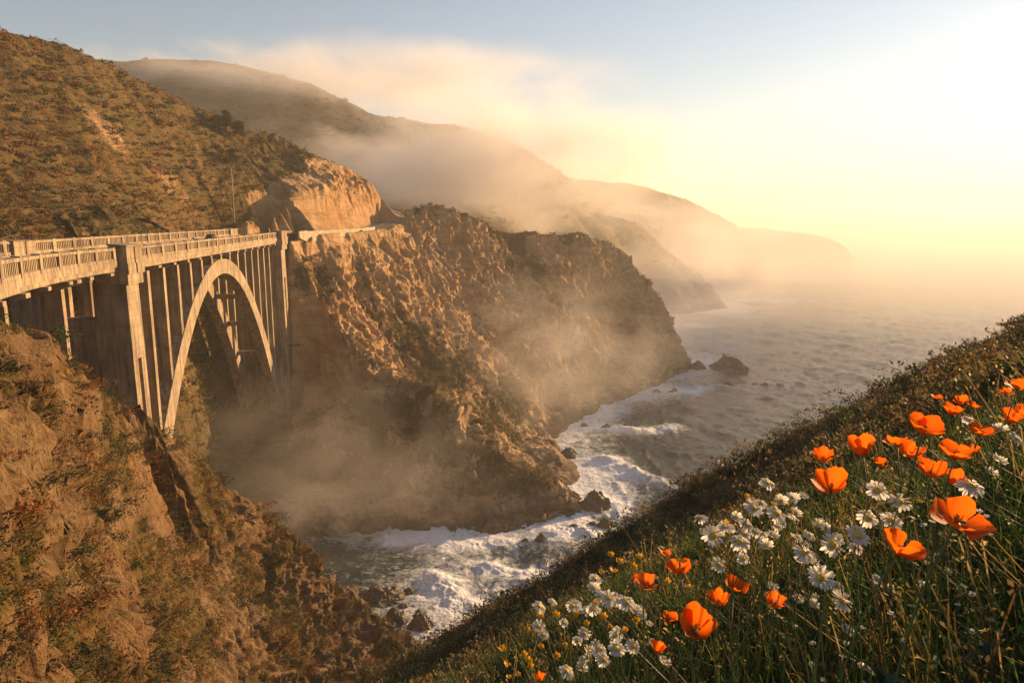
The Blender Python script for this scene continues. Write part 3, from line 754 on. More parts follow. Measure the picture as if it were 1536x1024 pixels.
# ================================================================== vegetation
rng = np.random.default_rng(11)
def unit(v): return v / (np.linalg.norm(v, axis=-1, keepdims=True) + 1e-9)
def leaf_template(n, leaf, flat=0.75, seed=0, hollow=0.35, asp=0.42, lobes=3):
    """a bush of n leaf faces filling an uneven dome of radius ~1, as (V, F, shade)"""
    r = np.random.default_rng(seed)
    lob = r.normal(size=(lobes, 3)) * np.array([0.45, 0.45, 0.2]); lr = r.uniform(0.45, 0.75, lobes)
    k = r.integers(0, lobes, n)
    d = unit(r.normal(size=(n, 3))); d[:, 2] = np.abs(d[:, 2]) * 1.0 - 0.12
    rad = lr[k] * r.uniform(hollow, 1.0, n) ** 0.5
    c = lob[k] + d * rad[:, None]; c[:, 2] = np.abs(c[:, 2]) * flat
    ax = unit(d + r.normal(size=(n, 3)) * 0.7 + np.array([0, 0, 0.5])); sd = unit(np.cross(ax, r.normal(size=(n, 3))))
    L = leaf * r.uniform(0.6, 1.4, n)[:, None]
    V = np.stack([c - ax * L * .5, c + sd * L * asp * .5, c + ax * L * .5, c - sd * L * asp * .5], 1).reshape(-1, 3)
    F = np.arange(4 * n).reshape(n, 4)
    sh = np.repeat(r.uniform(0.8, 1.2, n), 4)
    return V, F, sh
def merge(name, temps, pos, scale, tint, mat, label=None, upn=None, squash=None, kind='stuff', lean=0.15):
    """one merged mesh of template copies"""
    n = len(pos); VV, FF, CC = [], [], []; base = 0
    pick = rng.integers(0, len(temps), n); yaw = rng.uniform(0, 2 * np.pi, n)
    for k, (V, F, sh) in enumerate(temps):
        m = np.where(pick == k)[0]
        if not len(m): continue
        c, s = np.cos(yaw[m]), np.sin(yaw[m])
        X = V[None, :, 0] * c[:, None] - V[None, :, 1] * s[:, None]; Y = V[None, :, 0] * s[:, None] + V[None, :, 1] * c[:, None]
        Z = np.repeat(V[None, :, 2], len(m), 0)
        if squash is not None: Z = Z * squash[m][:, None]
        lx = rng.normal(size=len(m)) * lean; ly = rng.normal(size=len(m)) * lean
        X = X + Z * lx[:, None]; Y = Y + Z * ly[:, None]
        if upn is not None:
            X = X + Z * upn[m, 0][:, None] * 0.3; Y = Y + Z * upn[m, 1][:, None] * 0.3
        Q = np.stack([X, Y, Z], -1) * scale[m][:, None, None] + pos[m][:, None, :]
        VV.append(Q.reshape(-1, 3)); FF.append((F[None] + (np.arange(len(m)) * len(V))[:, None, None]).reshape(-1, F.shape[1]) + base)
        base += len(m) * len(V)
        CC.append((tint[m][:, None, :] * sh[None, :, None]).reshape(-1, 3))
    o = mesh_np(name, np.vstack(VV), np.vstack(FF), mat, None, {"tint": np.vstack(CC)})
    if label: tag(o, label, None, None, kind)
    return o
def in_view(p, margin=0.12):
    q = p - np.array([0, 0, E]); z = q[:, 1] * CP - q[:, 2] * SP; u = q[:, 0] / np.maximum(z, .01); v = (q[:, 1] * SP + q[:, 2] * CP) / np.maximum(z, .01)
    return (z > 0.2) & (np.abs(u) < 0.75 + margin) & (np.abs(v) < 0.5 + margin)
def sample_ground(key, n, thr=0.5, minz=3.0, soft=0.25):
    V, F, veg, N = GROUND[key]
    a, b, c, d = (V[F[:, i]] for i in range(4))
    area = 0.5 * np.linalg.norm(np.cross(c - a, d - b), axis=1)
    w = area * sstep(thr - soft, thr + soft, veg[F].mean(1)) * (a[:, 2] > minz) * in_view(a)
    i = rng.choice(len(F), n, p=w / w.sum())
    u, v = rng.uniform(size=(2, n, 1))
    p = (a[i] * (1 - u) + b[i] * u) * (1 - v) + (d[i] * (1 - u) + c[i] * u) * v
    return p, N[F[i, 0]]
PAL = {k: np.array(v) for k, v in dict(
    olive=(.080, .088, .026), rust=(.20, .085, .026), ochre=(.24, .155, .055), dark=(.032, .040, .016), straw=(.30, .22, .10), brown=(.105, .066, .030), green=(.07, .125, .024), gold=(.32, .21, .045), grey=(.16, .135, .085)).items()}
def tints(p, names, scale, seed, jit=0.22):
    """clumps of one plant kind together, each plant a little different"""
    t = vnoise(p / scale, seed) * 0.5 + 0.5 + rng.normal(size=len(p)) * 0.22
    t = np.clip(t, 0, 0.9999); k = (t * len(names)).astype(int)
    c = np.array([PAL[n] for n in names])[k]
    return c * rng.uniform(1 - jit, 1 + jit, (len(p), 1)) * rng.uniform(0.92, 1.08, (len(p), 3))
M_LEAF = leaf_material("scrub_leaves", 0.30)
T_BUSH = [leaf_template(200, 0.15, 0.95, 150 + i, hollow=0.75, lobes=5, asp=0.55) for i in range(6)]
T_NEAR = [leaf_template(80, 0.34, 0.8, i, lobes=4) for i in range(6)]
T_FINE = [leaf_template(150, 0.17, 0.8, 80 + i, lobes=5, asp=0.36) for i in range(6)]
T_HILL = [leaf_template(44, 0.36, 1.15, 120 + i, asp=0.5) for i in range(6)]
T_MID = [leaf_template(34, 0.5, 0.75, 20 + i) for i in range(6)]
T_FAR = [leaf_template(20, 0.72, 0.7, 40 + i, asp=0.6) for i in range(6)]
def scrub(name, key, n, smin, smax, temps, names, nscale, seed, label, thr=0.5, minz=3.0, power=2.0, soft=0.25):
    p, nr = sample_ground(key, n, thr, minz, soft)
    s = smin + (smax - smin) * rng.uniform(size=n) ** power
    p = p - np.array([0, 0, 0.12]) * s[:, None]
    return merge(name, temps, p, s, tints(p, names, nscale, seed), M_LEAF, label, nr, rng.uniform(0.6, 1.15, n))
scrub('cliff_scrub', 'cliff', 11000, 0.22, 1.6, T_BUSH, ['dark', 'brown', 'dark', 'rust', 'olive', 'brown', 'rust'], 6, 3, 'rusty brown scrub clinging to the near cliff', 0.34)
scrub('headland_scrub', 'headland', 17000, 0.45, 2.0, T_HILL, ['dark', 'olive', 'brown', 'ochre', 'olive'], 14, 4, 'brown scrub patches on the headland faces', 0.40)
scrub('mountain_scrub', 'mountain', 30000, 0.4, 1.9, T_HILL, ['dark', 'brown', 'dark', 'rust', 'brown', 'ochre', 'rust'], 9, 5, 'dense rusty chaparral covering the mountain side', 0.35)
scrub('ravine_scrub', 'ravine', 6000, 0.4, 1.4, T_HILL, ['dark', 'brown', 'dark', 'rust', 'brown', 'ochre'], 9, 6, 'rusty scrub on the slope behind the bridge approach', 0.35)
scrub('far_scrub', 'distant_hills', 9000, 2.0, 6.0, T_FAR, ['dark', 'brown', 'olive'], 60, 7, 'scrub on the misty hills', 0.3, 12)

# ------------------------------------------------------------------ plants on the bluff
def bluff_points(n, r0, r1, a0=-0.72, a1=0.80, power=1.0):
    t = rng.uniform(size=n) ** power
    r = r0 * (r1 / r0) ** t; a = rng.uniform(a0, a1, n)
    x, y = np.sin(a) * r, np.cos(a) * r
    return np.stack([x, y, bluff_z(x, y)], -1), r
def blades(name, p, h, w, lean, tint, mat, label):
    n = len(p); a = rng.uniform(0, 2 * np.pi, n); d = np.stack([np.cos(a), np.sin(a), 0 * a], -1); sd = np.stack([-np.sin(a), np.cos(a), 0 * a], -1)
    rows = []
    for t, ww in ((0, 1), (0.35, 0.95), (0.7, 0.7), (1.0, 0.12)):
        c = p + np.array([0, 0, 1]) * (h * (t - 0.28 * lean * t * t))[:, None] + d * (h * lean * t * t)[:, None]
        rows += [c - sd * (w * ww * .5)[:, None], c + sd * (w * ww * .5)[:, None]]
    V = np.stack(rows, 1).reshape(-1, 3)
    F = np.array([[0, 1, 3, 2], [2, 3, 5, 4], [4, 5, 7, 6]])
    F = (F[None] + (np.arange(n) * 8)[:, None, None]).reshape(-1, 4)
    o = mesh_np(name, V, F, mat, None, {"tint": np.repeat(tint, 8, 0)}); tag(o, label, None, None, 'stuff'); return o
M_GRASS = leaf_material("grass_blades", 0.55, 0.6)
p, r = bluff_points(44000, 0.55, 9.0, power=0.8)
ok = in_view(p, 0.35); p, r = p[ok], r[ok]; n = len(p)
blades('grass', p, rng.uniform(0.10, 0.34, n) * (0.75 + 0.25 * sstep(1, 3, r)), rng.uniform(0.0025, 0.006, n) * (0.8 + r * 0.16), rng.uniform(0.1, 0.9, n),
       tints(p, ['dark', 'green', 'green', 'olive', 'green', 'olive'], 1.1, 8), M_GRASS, 'tangled green and straw grass on the bluff')
# leafy weeds: a stem with small leaves
def weed_template(seed, n=33, leaf=0.15, spread=0.22):
    r = np.random.default_rng(seed); V, F, S = [], [], []
    for j in range(3):
        tip = np.array([r.normal() * spread, r.normal() * spread, r.uniform(0.75, 1.05)]); q = np.cross(tip, [0.3, 1, 0]); q = q / np.linalg.norm(q) * 0.009
        b = len(V); mid = tip * np.array([.35, .35, .55]); V += [-q, q, mid + q * .8, mid - q * .8, tip + q * .4, tip - q * .4]; F += [[b, b + 1, b + 2, b + 3], [b + 3, b + 2, b + 4, b + 5]]; S += [0.9] * 6
        for k in range(n // 3):
            t = r.uniform(0.08, 1.0); c = tip * np.array([t * t, t * t, t]); a = r.uniform(0, 6.283)
            ax = unit(np.array([math.cos(a), math.sin(a), r.uniform(0.1, 1.0)])); sd = unit(np.cross(ax, [0, 0, 1.0] + r.normal(size=3) * .3)); L = leaf * r.uniform(.5, 1.4) * (1.2 - 0.6 * t)
            b = len(V); m = c + ax * L * .5; e = c + ax * L * 0.95 - np.array([0, 0, 0.16]) * L; w = L * r.uniform(.08, .13); up = np.cross(sd, ax) * w * .4
            V += [c, m + sd * w + up, m - np.array([0, 0, .04]) * L, m - sd * w + up, e]; F += [[b, b + 1, b + 4, b + 2], [b, b + 2, b + 4, b + 3]]; S += [r.uniform(.7, 1.3)] * 5
    return np.array(V), np.array(F), np.array(S)
T_WEED = [weed_template(i) for i in range(8)]
p, r = bluff_points(10500, 0.7, 13.0); ok = in_view(p, 0.3); p, r = p[ok], r[ok]; n = len(p)
merge('weeds', T_WEED, p, rng.uniform(0.10, 0.32, n), tints(p, ['green', 'dark', 'green', 'olive', 'green', 'gold'], 1.3, 9), M_GRASS, 'leafy green weeds among the wildflowers', squash=rng.uniform(0.8, 1.2, n), lean=0.25)
# dry stalks with seed heads
def stalk_template(seed):
    r = np.random.default_rng(seed); V, F, S = [], [], []
    for j in range(4):
        tip = np.array([r.normal() * .28, r.normal() * .28, r.uniform(0.7, 1.1)]); q = unit(np.cross(tip, [0.2, 1, 0])) * 0.007; b = len(V)
        V += [-q, q, tip + q * .5, tip - q * .5]; F.append([b, b + 1, b + 2, b + 3]); S += [.8] * 4
        for k in range(4):
            c = tip + r.normal(size=3) * .035; ax = unit(r.normal(size=3)); sd = unit(np.cross(ax, r.normal(size=3))); L = r.uniform(.012, .028); b = len(V)
            V += [c - ax * L, c + sd * L * .5, c + ax * L, c - sd * L * .5]; F.append([b, b + 1, b + 2, b + 3]); S += [r.uniform(.9, 1.6)] * 4
    return np.array(V), np.array(F), np.array(S)
T_STALK = [stalk_template(60 + i) for i in range(6)]
p, r = bluff_points(1500, 1.6, 22.0); ok = in_view(p, 0.2); p, r = p[ok], r[ok]; n = len(p)
merge('dry_stalks', T_STALK, p, rng.uniform(0.22, 0.48, n), tints(p, ['brown', 'olive', 'straw', 'ochre'], 2.0, 10), M_GRASS, 'dry seed stalks standing in the grass', lean=0.3)
# low bushes further down and along the bluff
p, r = bluff_points(70, 9.0, 22.0, 0.42, 0.66); n = len(p)
merge('crest_bushes', [leaf_template(420, 0.10, 1.0, 250 + i, hollow=0.5, lobes=6) for i in range(5)], p - np.array([0, 0, .1]), rng.uniform(0.4, 0.95, n), tints(p, ['dark', 'olive', 'brown', 'dark', 'ochre'], 2, 18), M_LEAF, 'rounded dark bushes on the crest at the right')
p, r = bluff_points(5000, 4.0, 13.0, -0.55, 0.80, 0.9); ok = in_view(p, 0.1); p, r = p[ok], r[ok]; n = len(p)
merge('bluff_scrub', T_FINE, p - np.array([0, 0, .04]), rng.uniform(0.08, 0.24, n) * (0.8 + 0.05 * r), tints(p, ['dark', 'green', 'brown', 'olive', 'green', 'straw', 'olive'], 2.2, 12), M_LEAF, 'low brown and olive scrub on the bluff', squash=rng.uniform(0.6, 1.2, n))
p, r = bluff_points(5600, 9.0, 28.0, -0.55, 0.80, 0.9); ok = in_view(p, 0.1); p, r = p[ok], r[ok]; n = len(p)
merge('bluff_scrub', T_FINE, p - np.array([0, 0, .06]), (0.16 + 0.5 * rng.uniform(size=n) ** 2.2) * (0.75 + 0.012 * r), tints(p, ['dark', 'olive', 'brown', 'straw', 'olive', 'ochre', 'brown'], 4, 15), M_LEAF, 'soft dark scrub along the crest of the bluff', squash=rng.uniform(0.6, 1.15, n))
p, r = bluff_points(4000, 24.0, 75.0, -0.55, 0.80, 0.9); ok = in_view(p, 0.1); p, r = p[ok], r[ok]; n = len(p)
merge('bluff_scrub', T_FINE, p - np.array([0, 0, .06]), 0.25 + 0.8 * rng.uniform(size=n) ** 2.2, tints(p, ['dark', 'brown', 'olive', 'brown', 'ochre'], 8, 16), M_LEAF, 'dark scrub along the far edge of the bluff', squash=rng.uniform(0.5, 1.0, n))
p, r = bluff_points(2600, 1.2, 7.0, -0.6, 0.8, 0.8); ok = in_view(p, 0.2); p, r = p[ok], r[ok]; n = len(p)
merge('undergrowth', T_FINE, p - np.array([0, 0, .05]), rng.uniform(0.05, 0.13, n) * (0.8 + 0.1 * r), tints(p, ['dark', 'dark', 'olive', 'green', 'green', 'brown'], 1.5, 13), M_LEAF, 'dark low leafy undergrowth between the flowers', squash=rng.uniform(0.6, 1.2, n))
# ================================================================== rocks in the surf
def wet_rock_material():
    t = NT("wet_rock"); pos = t.pos(); n = t.noise(pos, 0.5, 6, 0.7); f = t.noise(pos, 2.5, 5, 0.7)
    c = t.ramp(n, (0.3, (0.035, 0.027, 0.019)), (0.7, (0.15, 0.105, 0.062)))
    t.l(c, t.b.inputs["Base Color"]); t.b.inputs["Roughness"].default_value = 0.55
    t.l(t.bump(t.math('ADD', n, t.math('MULTIPLY', f, .5)), 0.9, 0.35), t.b.inputs["Normal"]); return t.m
M_WET = wet_rock_material()
def rock(px, py, wpx, hfac, label, seed, dfac=0.8, lean=0.0):
    x, y, z = W(px, py, 0.0); w = wpx / 1024 * math.hypot(x, y, E) * 0.5
    bm = bmesh.new(); bmesh.ops.create_icosphere(bm, subdivisions=5, radius=1)
    V = np.array([v.co[:] for v in bm.verts]); r = np.random.default_rng(seed); off = r.uniform(0, 50, 3)
    k = 1 + facets(V * 1.5 + off, seed) * 0.45 + facets(V * 3.4 + off, seed + 3) * 0.2 + fbm(V * 5 + off, 3, seed) * 0.05
    V = V * k[:, None]
    top = np.clip(V[:, 2], 0, None)
    V[:, 0] *= 1 - 0.45 * np.clip(top, 0, 1.1); V[:, 1] *= 1 - 0.4 * np.clip(top, 0, 1.1); V[:, 0] += lean * top
    V *= np.array([w, w * dfac, w * 2 * hfac])
    for v, q in zip(bm.verts, V): v.co = q
    me = bpy.data.meshes.new('sea_rock'); bm.to_mesh(me); bm.free(); me.polygons.foreach_set("use_smooth", np.zeros(len(me.polygons), bool)); me.materials.append(M_WET)
    o = bpy.data.objects.new('sea_rock', me); scene.collection.objects.link(o); o.location = (x, y, -0.25)
    tag(o, label, 'rock', 'rocks standing in the surf'); return o
for i, a in enumerate([
    (1092, 553, 50, 0.36, 'tall dark sea stack standing alone off the second headland', 0.8, -0.1),
    (1046, 553, 26, 0.40, 'pointed rock between the headland tip and the tall sea stack'),
    (1147, 578, 14, 0.3, 'small low rock right of the sea stack, middle of a loose row'),
    (1131, 577, 12, 0.28, 'small low rock right of the sea stack, first of a loose row'),
    (1170, 579, 16, 0.25, 'small flat rock right of the sea stack, last of a loose row'),
    (1091, 576, 13, 0.35, 'small rock in the foam directly below the sea stack'),
    (1012, 589, 18, 0.35, 'small jagged rock off the foot of the second headland'),
    (985, 588, 16, 0.3, 'flat rock against the second headland beside the white wash'),
    (940, 640, 18, 0.4, 'dark pair-mate rock at the outer end of the reef in white water'),
    (911, 642, 20, 0.35, 'low reef rock in white water nearer the cliff foot'),
    (876, 638, 12, 0.4, 'tiny rock in white water between the reef and the cliff'),
    (856, 631, 18, 0.45, 'rounded rock closest to the foot of the bright cliff'),
    (852, 684, 26, 0.5, 'brown boulder at the mouth of the misty gully'),
    (892, 760, 46, 0.55, 'biggest rugged rock just off the tip of the spur'),
    (908, 789, 26, 0.5, 'rounded boulder in foam below the rugged rock off the spur'),
    (944, 779, 14, 0.4, 'small rock in foam right of the rounded boulder'),
    (888, 787, 18, 0.35, 'low dark rock left of the rounded boulder'),
    (860, 792, 22, 0.35, 'wet rock under the spur tip where the wave bursts'),
    (812, 811, 20, 0.6, 'upright dark rock at the foot of the shaded spur face'),
    (788, 812, 13, 0.5, 'small dark rock left of the upright rock by the spur face'),
    (574, 894, 64, 0.2, 'long low ledge of dark rock in the cove'),
    (614, 885, 18, 0.3, 'small rock at the right end of the long ledge'),
    (605, 908, 16, 0.3, 'little flat rock between the ledge and the pointed rock'),
    (588, 906, 13, 0.3, 'little flat rock just below the long ledge'),
    (592, 932, 38, 0.5, 'bulky brown rock at the foot of the near cliff'),
    (634, 938, 36, 0.62, 'pointed leaning rock standing in the cove surf', 0.8, -0.25)]):
    rock(*a[:5], 100 + 7 * i, *a[5:])
# ================================================================== car, pole, tree, leafy plants
M_CARP = plain("dark_car_paint", (0.035, 0.035, 0.04), 0.3, 0.3); M_GLASS = plain("car_glass", (0.02, 0.025, 0.03), 0.08); M_TYRE = plain("tyre_rubber", (0.02, 0.02, 0.02), 0.85)
M_RIM = plain("rim_metal", (0.4, 0.4, 0.4), 0.35, 0.8); M_LAMP = plain("lamp_glass", (0.75, 0.72, 0.65), 0.15); M_TAIL = plain("tail_light", (0.45, 0.02, 0.015), 0.3)
cp = D(172, 9.6, -0.11); cdir = frame(172)[1]
car = empty('car', cp, math.atan2(cdir.y, cdir.x)); tag(car, 'small dark car driving across the far end of the bridge', 'car')
def side_profile(mb, prof, y0, y1, inset=0.0):
    n = len(prof); L = [(x, y0 + inset * (z > 0.95), z) for x, z in prof]; R = [(x, y1 - inset * (z > 0.95), z) for x, z in prof]
    mb.sweep([L, R])
mb = MB(); side_profile(mb, [(-2.1, .35), (-2.15, .75), (-2.0, .95), (-1.7, 1.0), (-1.2, 1.45), (.35, 1.48), (1.0, 1.0), (1.9, .9), (2.12, .7), (2.1, .35)], -.88, .88, .14)
mb.build('body', M_CARP, car, bevel=0.04)
mb = MB(); side_profile(mb, [(-1.63, 1.02), (-1.18, 1.40), (.32, 1.43), (.9, 1.02)], -.80, .80, .055); mb.build('windows', M_GLASS, car)
for sx in (-1.3, 1.3):
    for sy in (-.82, .82):
        mb = MB(); mb.tube([(sx, sy - .1, .33), (sx, sy + .1, .33)], .33, 16); w = mb.build('wheel', M_TYRE, car)
        mb = MB(); mb.tube([(sx, sy - .115, .33), (sx, sy + .115, .33)], .19, 12); mb.build('rim', M_RIM, w)
for sy in (-.6, .6):
    mb = MB(); mb.box((2.07, sy - .18, .62), (2.15, sy + .18, .78)); mb.build('headlight', M_LAMP, car)
    mb = MB(); mb.box((-2.17, sy - .2, .7), (-2.08, sy + .2, .85)); mb.build('tail_light', M_TAIL, car)

M_WOOD = plain("weathered_pole_wood", (0.30, 0.20, 0.11), 0.9, 0, 0.3, 2.0)
def ground_at(x, y):
    xs, ys, Z = tin(x - 2, x + 2, y - 2, y + 2, 1.0); return float(Z[2, 2])
px_, py_, _ = P(352, 338, 219); gz = ground_at(px_, py_) - 0.5
pole = empty('utility_pole', (px_, py_, gz)); tag(pole, 'tall wooden utility pole standing at the foot of the scrubby mountain', 'pole')
hp = P(352, 252, 219)[2] - gz
mb = MB(); mb.tube([(0, 0, 0), (0, 0, hp * .5), (0, 0, hp)], [.26, .21, .16], 10); mb.build('pole', M_WOOD, pole, smooth=True)
mb = MB(); mb.box((-1.3, -.09, hp - 1.2), (1.3, .09, hp - 1.0)); mb.build('crossarm', M_WOOD, pole)
for q in (-1.15, -.55, .55, 1.15):
    mb = MB(); mb.tube([(q, 0, hp - 1.0), (q, 0, hp - .85), (q, 0, hp - .72)], [.04, .09, .05], 8); mb.build('insulator', M_RIM, pole)

M_BARK = plain("bark", (0.09, 0.06, 0.04), 0.95, 0, 0.3, 3)
def pine(px, py, d, hpx, wpx, seed, label):
    x, y, z = P(px, py, d); gz = ground_at(x, y); H = hpx / 1024 * d * 1.03; R = wpx / 1024 * d * 0.5
    r = np.random.default_rng(seed)
    root = empty('pine_tree', (x, y, gz - .3)); tag(root, label, 'tree', 'dark pines on the mountain crest')
    mb = MB(); lean = r.normal(size=2) * .04
    mb.tube([(0, 0, 0), (lean[0] * H * .4, lean[1] * H * .4, H * .45), (lean[0] * H, lean[1] * H, H * .93)], [H * .028, H * .02, H * .006], 8)
    V, F, C = [], [], []; limbs = []
    for k in range(34):
        t = r.uniform(0.18, 0.98); a = r.uniform(0, 6.28); L = R * (1.15 - t * .85) * r.uniform(.6, 1.15); b0 = np.array([lean[0] * H * t, lean[1] * H * t, H * t * .93])
        e = b0 + np.array([math.cos(a) * L, math.sin(a) * L, L * r.uniform(.05, .55)])
        mb.tube([b0, (b0 + e) / 2 + np.array([0, 0, .05 * L]), e], [H * .008, H * .005, H * .002], 5)
        m = 75; tt = r.uniform(.35, 1.05, m)[:, None]; c = b0 * (1 - tt) + e * tt + r.normal(size=(m, 3)) * np.array([.16, .16, .09]) * R * 0.95
        ax = unit(r.normal(size=(m, 3)) + np.array([0, 0, .6])); sd = unit(np.cross(ax, r.normal(size=(m, 3)))); s = r.uniform(.035, .075, m)[:, None] * H * .62
        q = np.stack([c - ax * s, c + sd * s * .35, c + ax * s, c - sd * s * .35], 1).reshape(-1, 3)
        F.append(np.arange(4 * m).reshape(m, 4) + len(V) * 4 * m); V.append(q); C.append(np.repeat(PAL['dark'] * r.uniform(.55, 1.3, (m, 1)), 4, 0))
    mb.build('trunk', M_BARK, root, smooth=True)
    mesh_np('crown', np.vstack(V), np.vstack(F), M_LEAF, root, {"tint": np.vstack(C)})
pine(338, 174, 241, 30, 26, 1, 'taller dark pine with a ragged top on the mountain crest')
pine(357, 184, 244, 26, 28, 2, 'lower bushy pine right of the taller one on the crest')
pine(324, 184, 236, 22, 26, 3, 'small dark pine left of the taller one, sunk in scrub')
pine(346, 200, 230, 24, 30, 4, 'rounded dark pine just below the taller one')

# broad lobed leaves in the dark corner
def lobed_plant(px, py, d, size, seed, label):
    r = np.random.default_rng(seed); x, y, _ = P(px, py, d); gz = float(bluff_z(np.array([x]), np.array([y]))[0])
    root = empty('leafy_plant', (x, y, gz)); tag(root, label, 'plant', 'dark leafy plants in the lower right corner')
    h0 = max(0.05, P(px, py, d)[2] - gz); mb = MB(); stems = []
    for k in range(28):
        a = k * 2.4 + r.normal() * .3; el = r.uniform(.15, 1.1); L = size * r.uniform(.8, 1.3)
        base = np.array([0, 0, h0 * r.uniform(.35, .8)]); dr = np.array([math.cos(a) * math.cos(el), math.sin(a) * math.cos(el), math.sin(el)]); sd = unit(np.cross(dr, [0, 0, 1.0])); up = np.cross(sd, dr)
        n = 13; V = []; 
        for i in range(n):
            t = i / (n - 1); w = (0.05 + 0.26 * math.sin(math.pi * min(1, t * .9 + .08)) * (1 - .45 * t)) * L * (0.72 + 0.42 * abs(math.sin(t * 8.5)))
            c = base + dr * L * t - np.array([0, 0, 1]) * L * .35 * t * t; 
            if i == n - 1: w *= .1
            V += [c - sd * w + up * w * .35, c, c + sd * w + up * w * .35]
        F = []
        for i in range(n - 1): F += [(3 * i, 3 * i + 1, 3 * i + 4, 3 * i + 3), (3 * i + 1, 3 * i + 2, 3 * i + 5, 3 * i + 4)]
        mesh_np('leaf', V, F, M_GRASS, root, {"tint": np.repeat((np.array([.05, .085, .04]) * r.uniform(.7, 1.35))[None], len(V), 0)}, smooth=True)
        stems.append((base, k))
        mb.tube([(0, 0, -.02), tuple(base * .6 + dr * .02), tuple(base)], [.004, .003, .002], 5)
    mb.build('stem', M_STEM_P, root)
M_STEM_P = plain("leafy_stem", (0.06, 0.08, 0.03), 0.7)
for i, (px, py, d, s, lab) in enumerate([(1330, 955, 1.25, .05, 'dark green lobed plant left of the lower right corner'), (1420, 985, 1.1, .05, 'dark green lobed plant at the bottom edge near the corner'), (1490, 940, 1.3, .05, 'dark green lobed plant against the right edge below the poppies'),
                                          (1260, 1000, 1.2, .045, 'smaller dark lobed plant at the bottom edge under the shaded daisies')]):
    lobed_plant(px, py, d, s, 500 + i, lab)
# ================================================================== wildflowers
def petal_material(name, c0, c1, transl):
    t = NT(name); f = t.attr("along")
    n = t.noise(t.n("TexCoord").outputs["Object"], 14.0, 4, 0.6)
    c = t.ramp(f, (0.0, c0), (0.55, c1), (1.0, tuple(min(1, x * 1.08) for x in c1)))
    c = t.mix(1.0, c, t.ramp(n, (0.3, 0.82), (0.7, 1.12)), 'MULTIPLY')
    t.l(c, t.b.inputs["Base Color"]); t.b.inputs["Roughness"].default_value = 0.5; t.b.inputs["Specular IOR Level"].default_value = 0.25
    vein = t.noise(t.scaled(t.n("TexCoord").outputs["Object"], (30, 30, 4)), 2.0, 3)
    t.l(t.bump(vein, 0.25, 0.01), t.b.inputs["Normal"])
    tr = t.n("BsdfTranslucent"); t.l(c, tr.inputs[0]); mx = t.n("MixShader"); mx.inputs[0].default_value = transl
    t.l(t.b.outputs[0], mx.inputs[1]); t.l(tr.outputs[0], mx.inputs[2]); t.l(mx.outputs[0], t.out.inputs["Surface"]); return t.m
M_POPPY = petal_material("poppy_petal", (0.62, 0.12, 0.006), (0.88, 0.155, 0.007), 0.62)
M_DAISY = petal_material("daisy_petal", (0.62, 0.58, 0.40), (0.86, 0.83, 0.74), 0.6)
M_BUTTER = petal_material("yellow_petal", (0.55, 0.25, 0.01), (0.78, 0.42, 0.02), 0.35)
M_DISC = plain("daisy_disc", (0.80, 0.42, 0.03), 0.8, 0, 0.35, 180)
M_STEM = plain("flower_stem", (0.095, 0.125, 0.03), 0.6, 0, 0.3, 20)
M_STAMEN = plain("poppy_stamens", (0.75, 0.30, 0.02), 0.7, 0, 0.3, 60)

def grid_petals(petals, nu, nv):
    """petals: list of functions (u, v) -> xyz arrays; v runs from base to rim"""
    V, F, A = [], [], []; U, Vv = np.meshgrid(np.linspace(-1, 1, nu), np.linspace(0, 1, nv)); idx = np.arange(nu * nv).reshape(nv, nu)
    f = np.stack([idx[:-1, :-1], idx[:-1, 1:], idx[1:, 1:], idx[1:, :-1]], -1).reshape(-1, 4)
    for k, fn in enumerate(petals):
        V.append(np.stack(fn(U, Vv), -1).reshape(-1, 3)); F.append(f + k * nu * nv); A.append(Vv.ravel())
    return np.vstack(V), np.vstack(F), np.concatenate(A)
def poppy_bloom(openness, seed):
    """four overlapping wide petals forming a cup of rim radius 1"""
    r = np.random.default_rng(seed); fns = []
    for k in range(4):
        a0 = k * math.pi / 2 + r.normal() * .12; wd = r.uniform(0.86, 1.0); o = openness * r.uniform(0.7, 1.25); ht = r.uniform(0.85, 1.12)
        ph, inner = r.uniform(0, 6), (0.93 if k % 2 else 1.0)
        flare = r.uniform(-.05, .2)
        def fn(u, v, a0=a0, wd=wd, o=o, ht=ht, ph=ph, inner=inner, flare=flare):
            edge = 1 - 0.22 * np.abs(u) ** 2.5                        # rounded outer rim
            t = v * edge
            rr = (0.10 + (0.35 + 0.72 * o) * t ** 0.75 + flare * t ** 4) * inner * (1 - 0.06 * (1 - np.abs(u)))
            hh = (1.28 - 0.72 * o) * ht * t ** (1.15 + 0.5 * o)
            ang = a0 + u * wd * (0.55 + 0.45 * np.minimum(1, v * 2.2))
            rr = rr + 0.07 * np.sin(u * 5 + ph) * v ** 3 + 0.03 * np.sin(u * 13 + ph * 2) * v ** 4 + 0.012 * np.sin(u * 23 + ph) * v
            hh = hh + 0.09 * np.sin(u * 4 + ph * 1.7) * v ** 3 + 0.03 * np.sin(u * 11 + ph) * v ** 5
            return rr * np.cos(ang), rr * np.sin(ang), hh
        fns.append(fn)
    return grid_petals(fns, 13, 11)
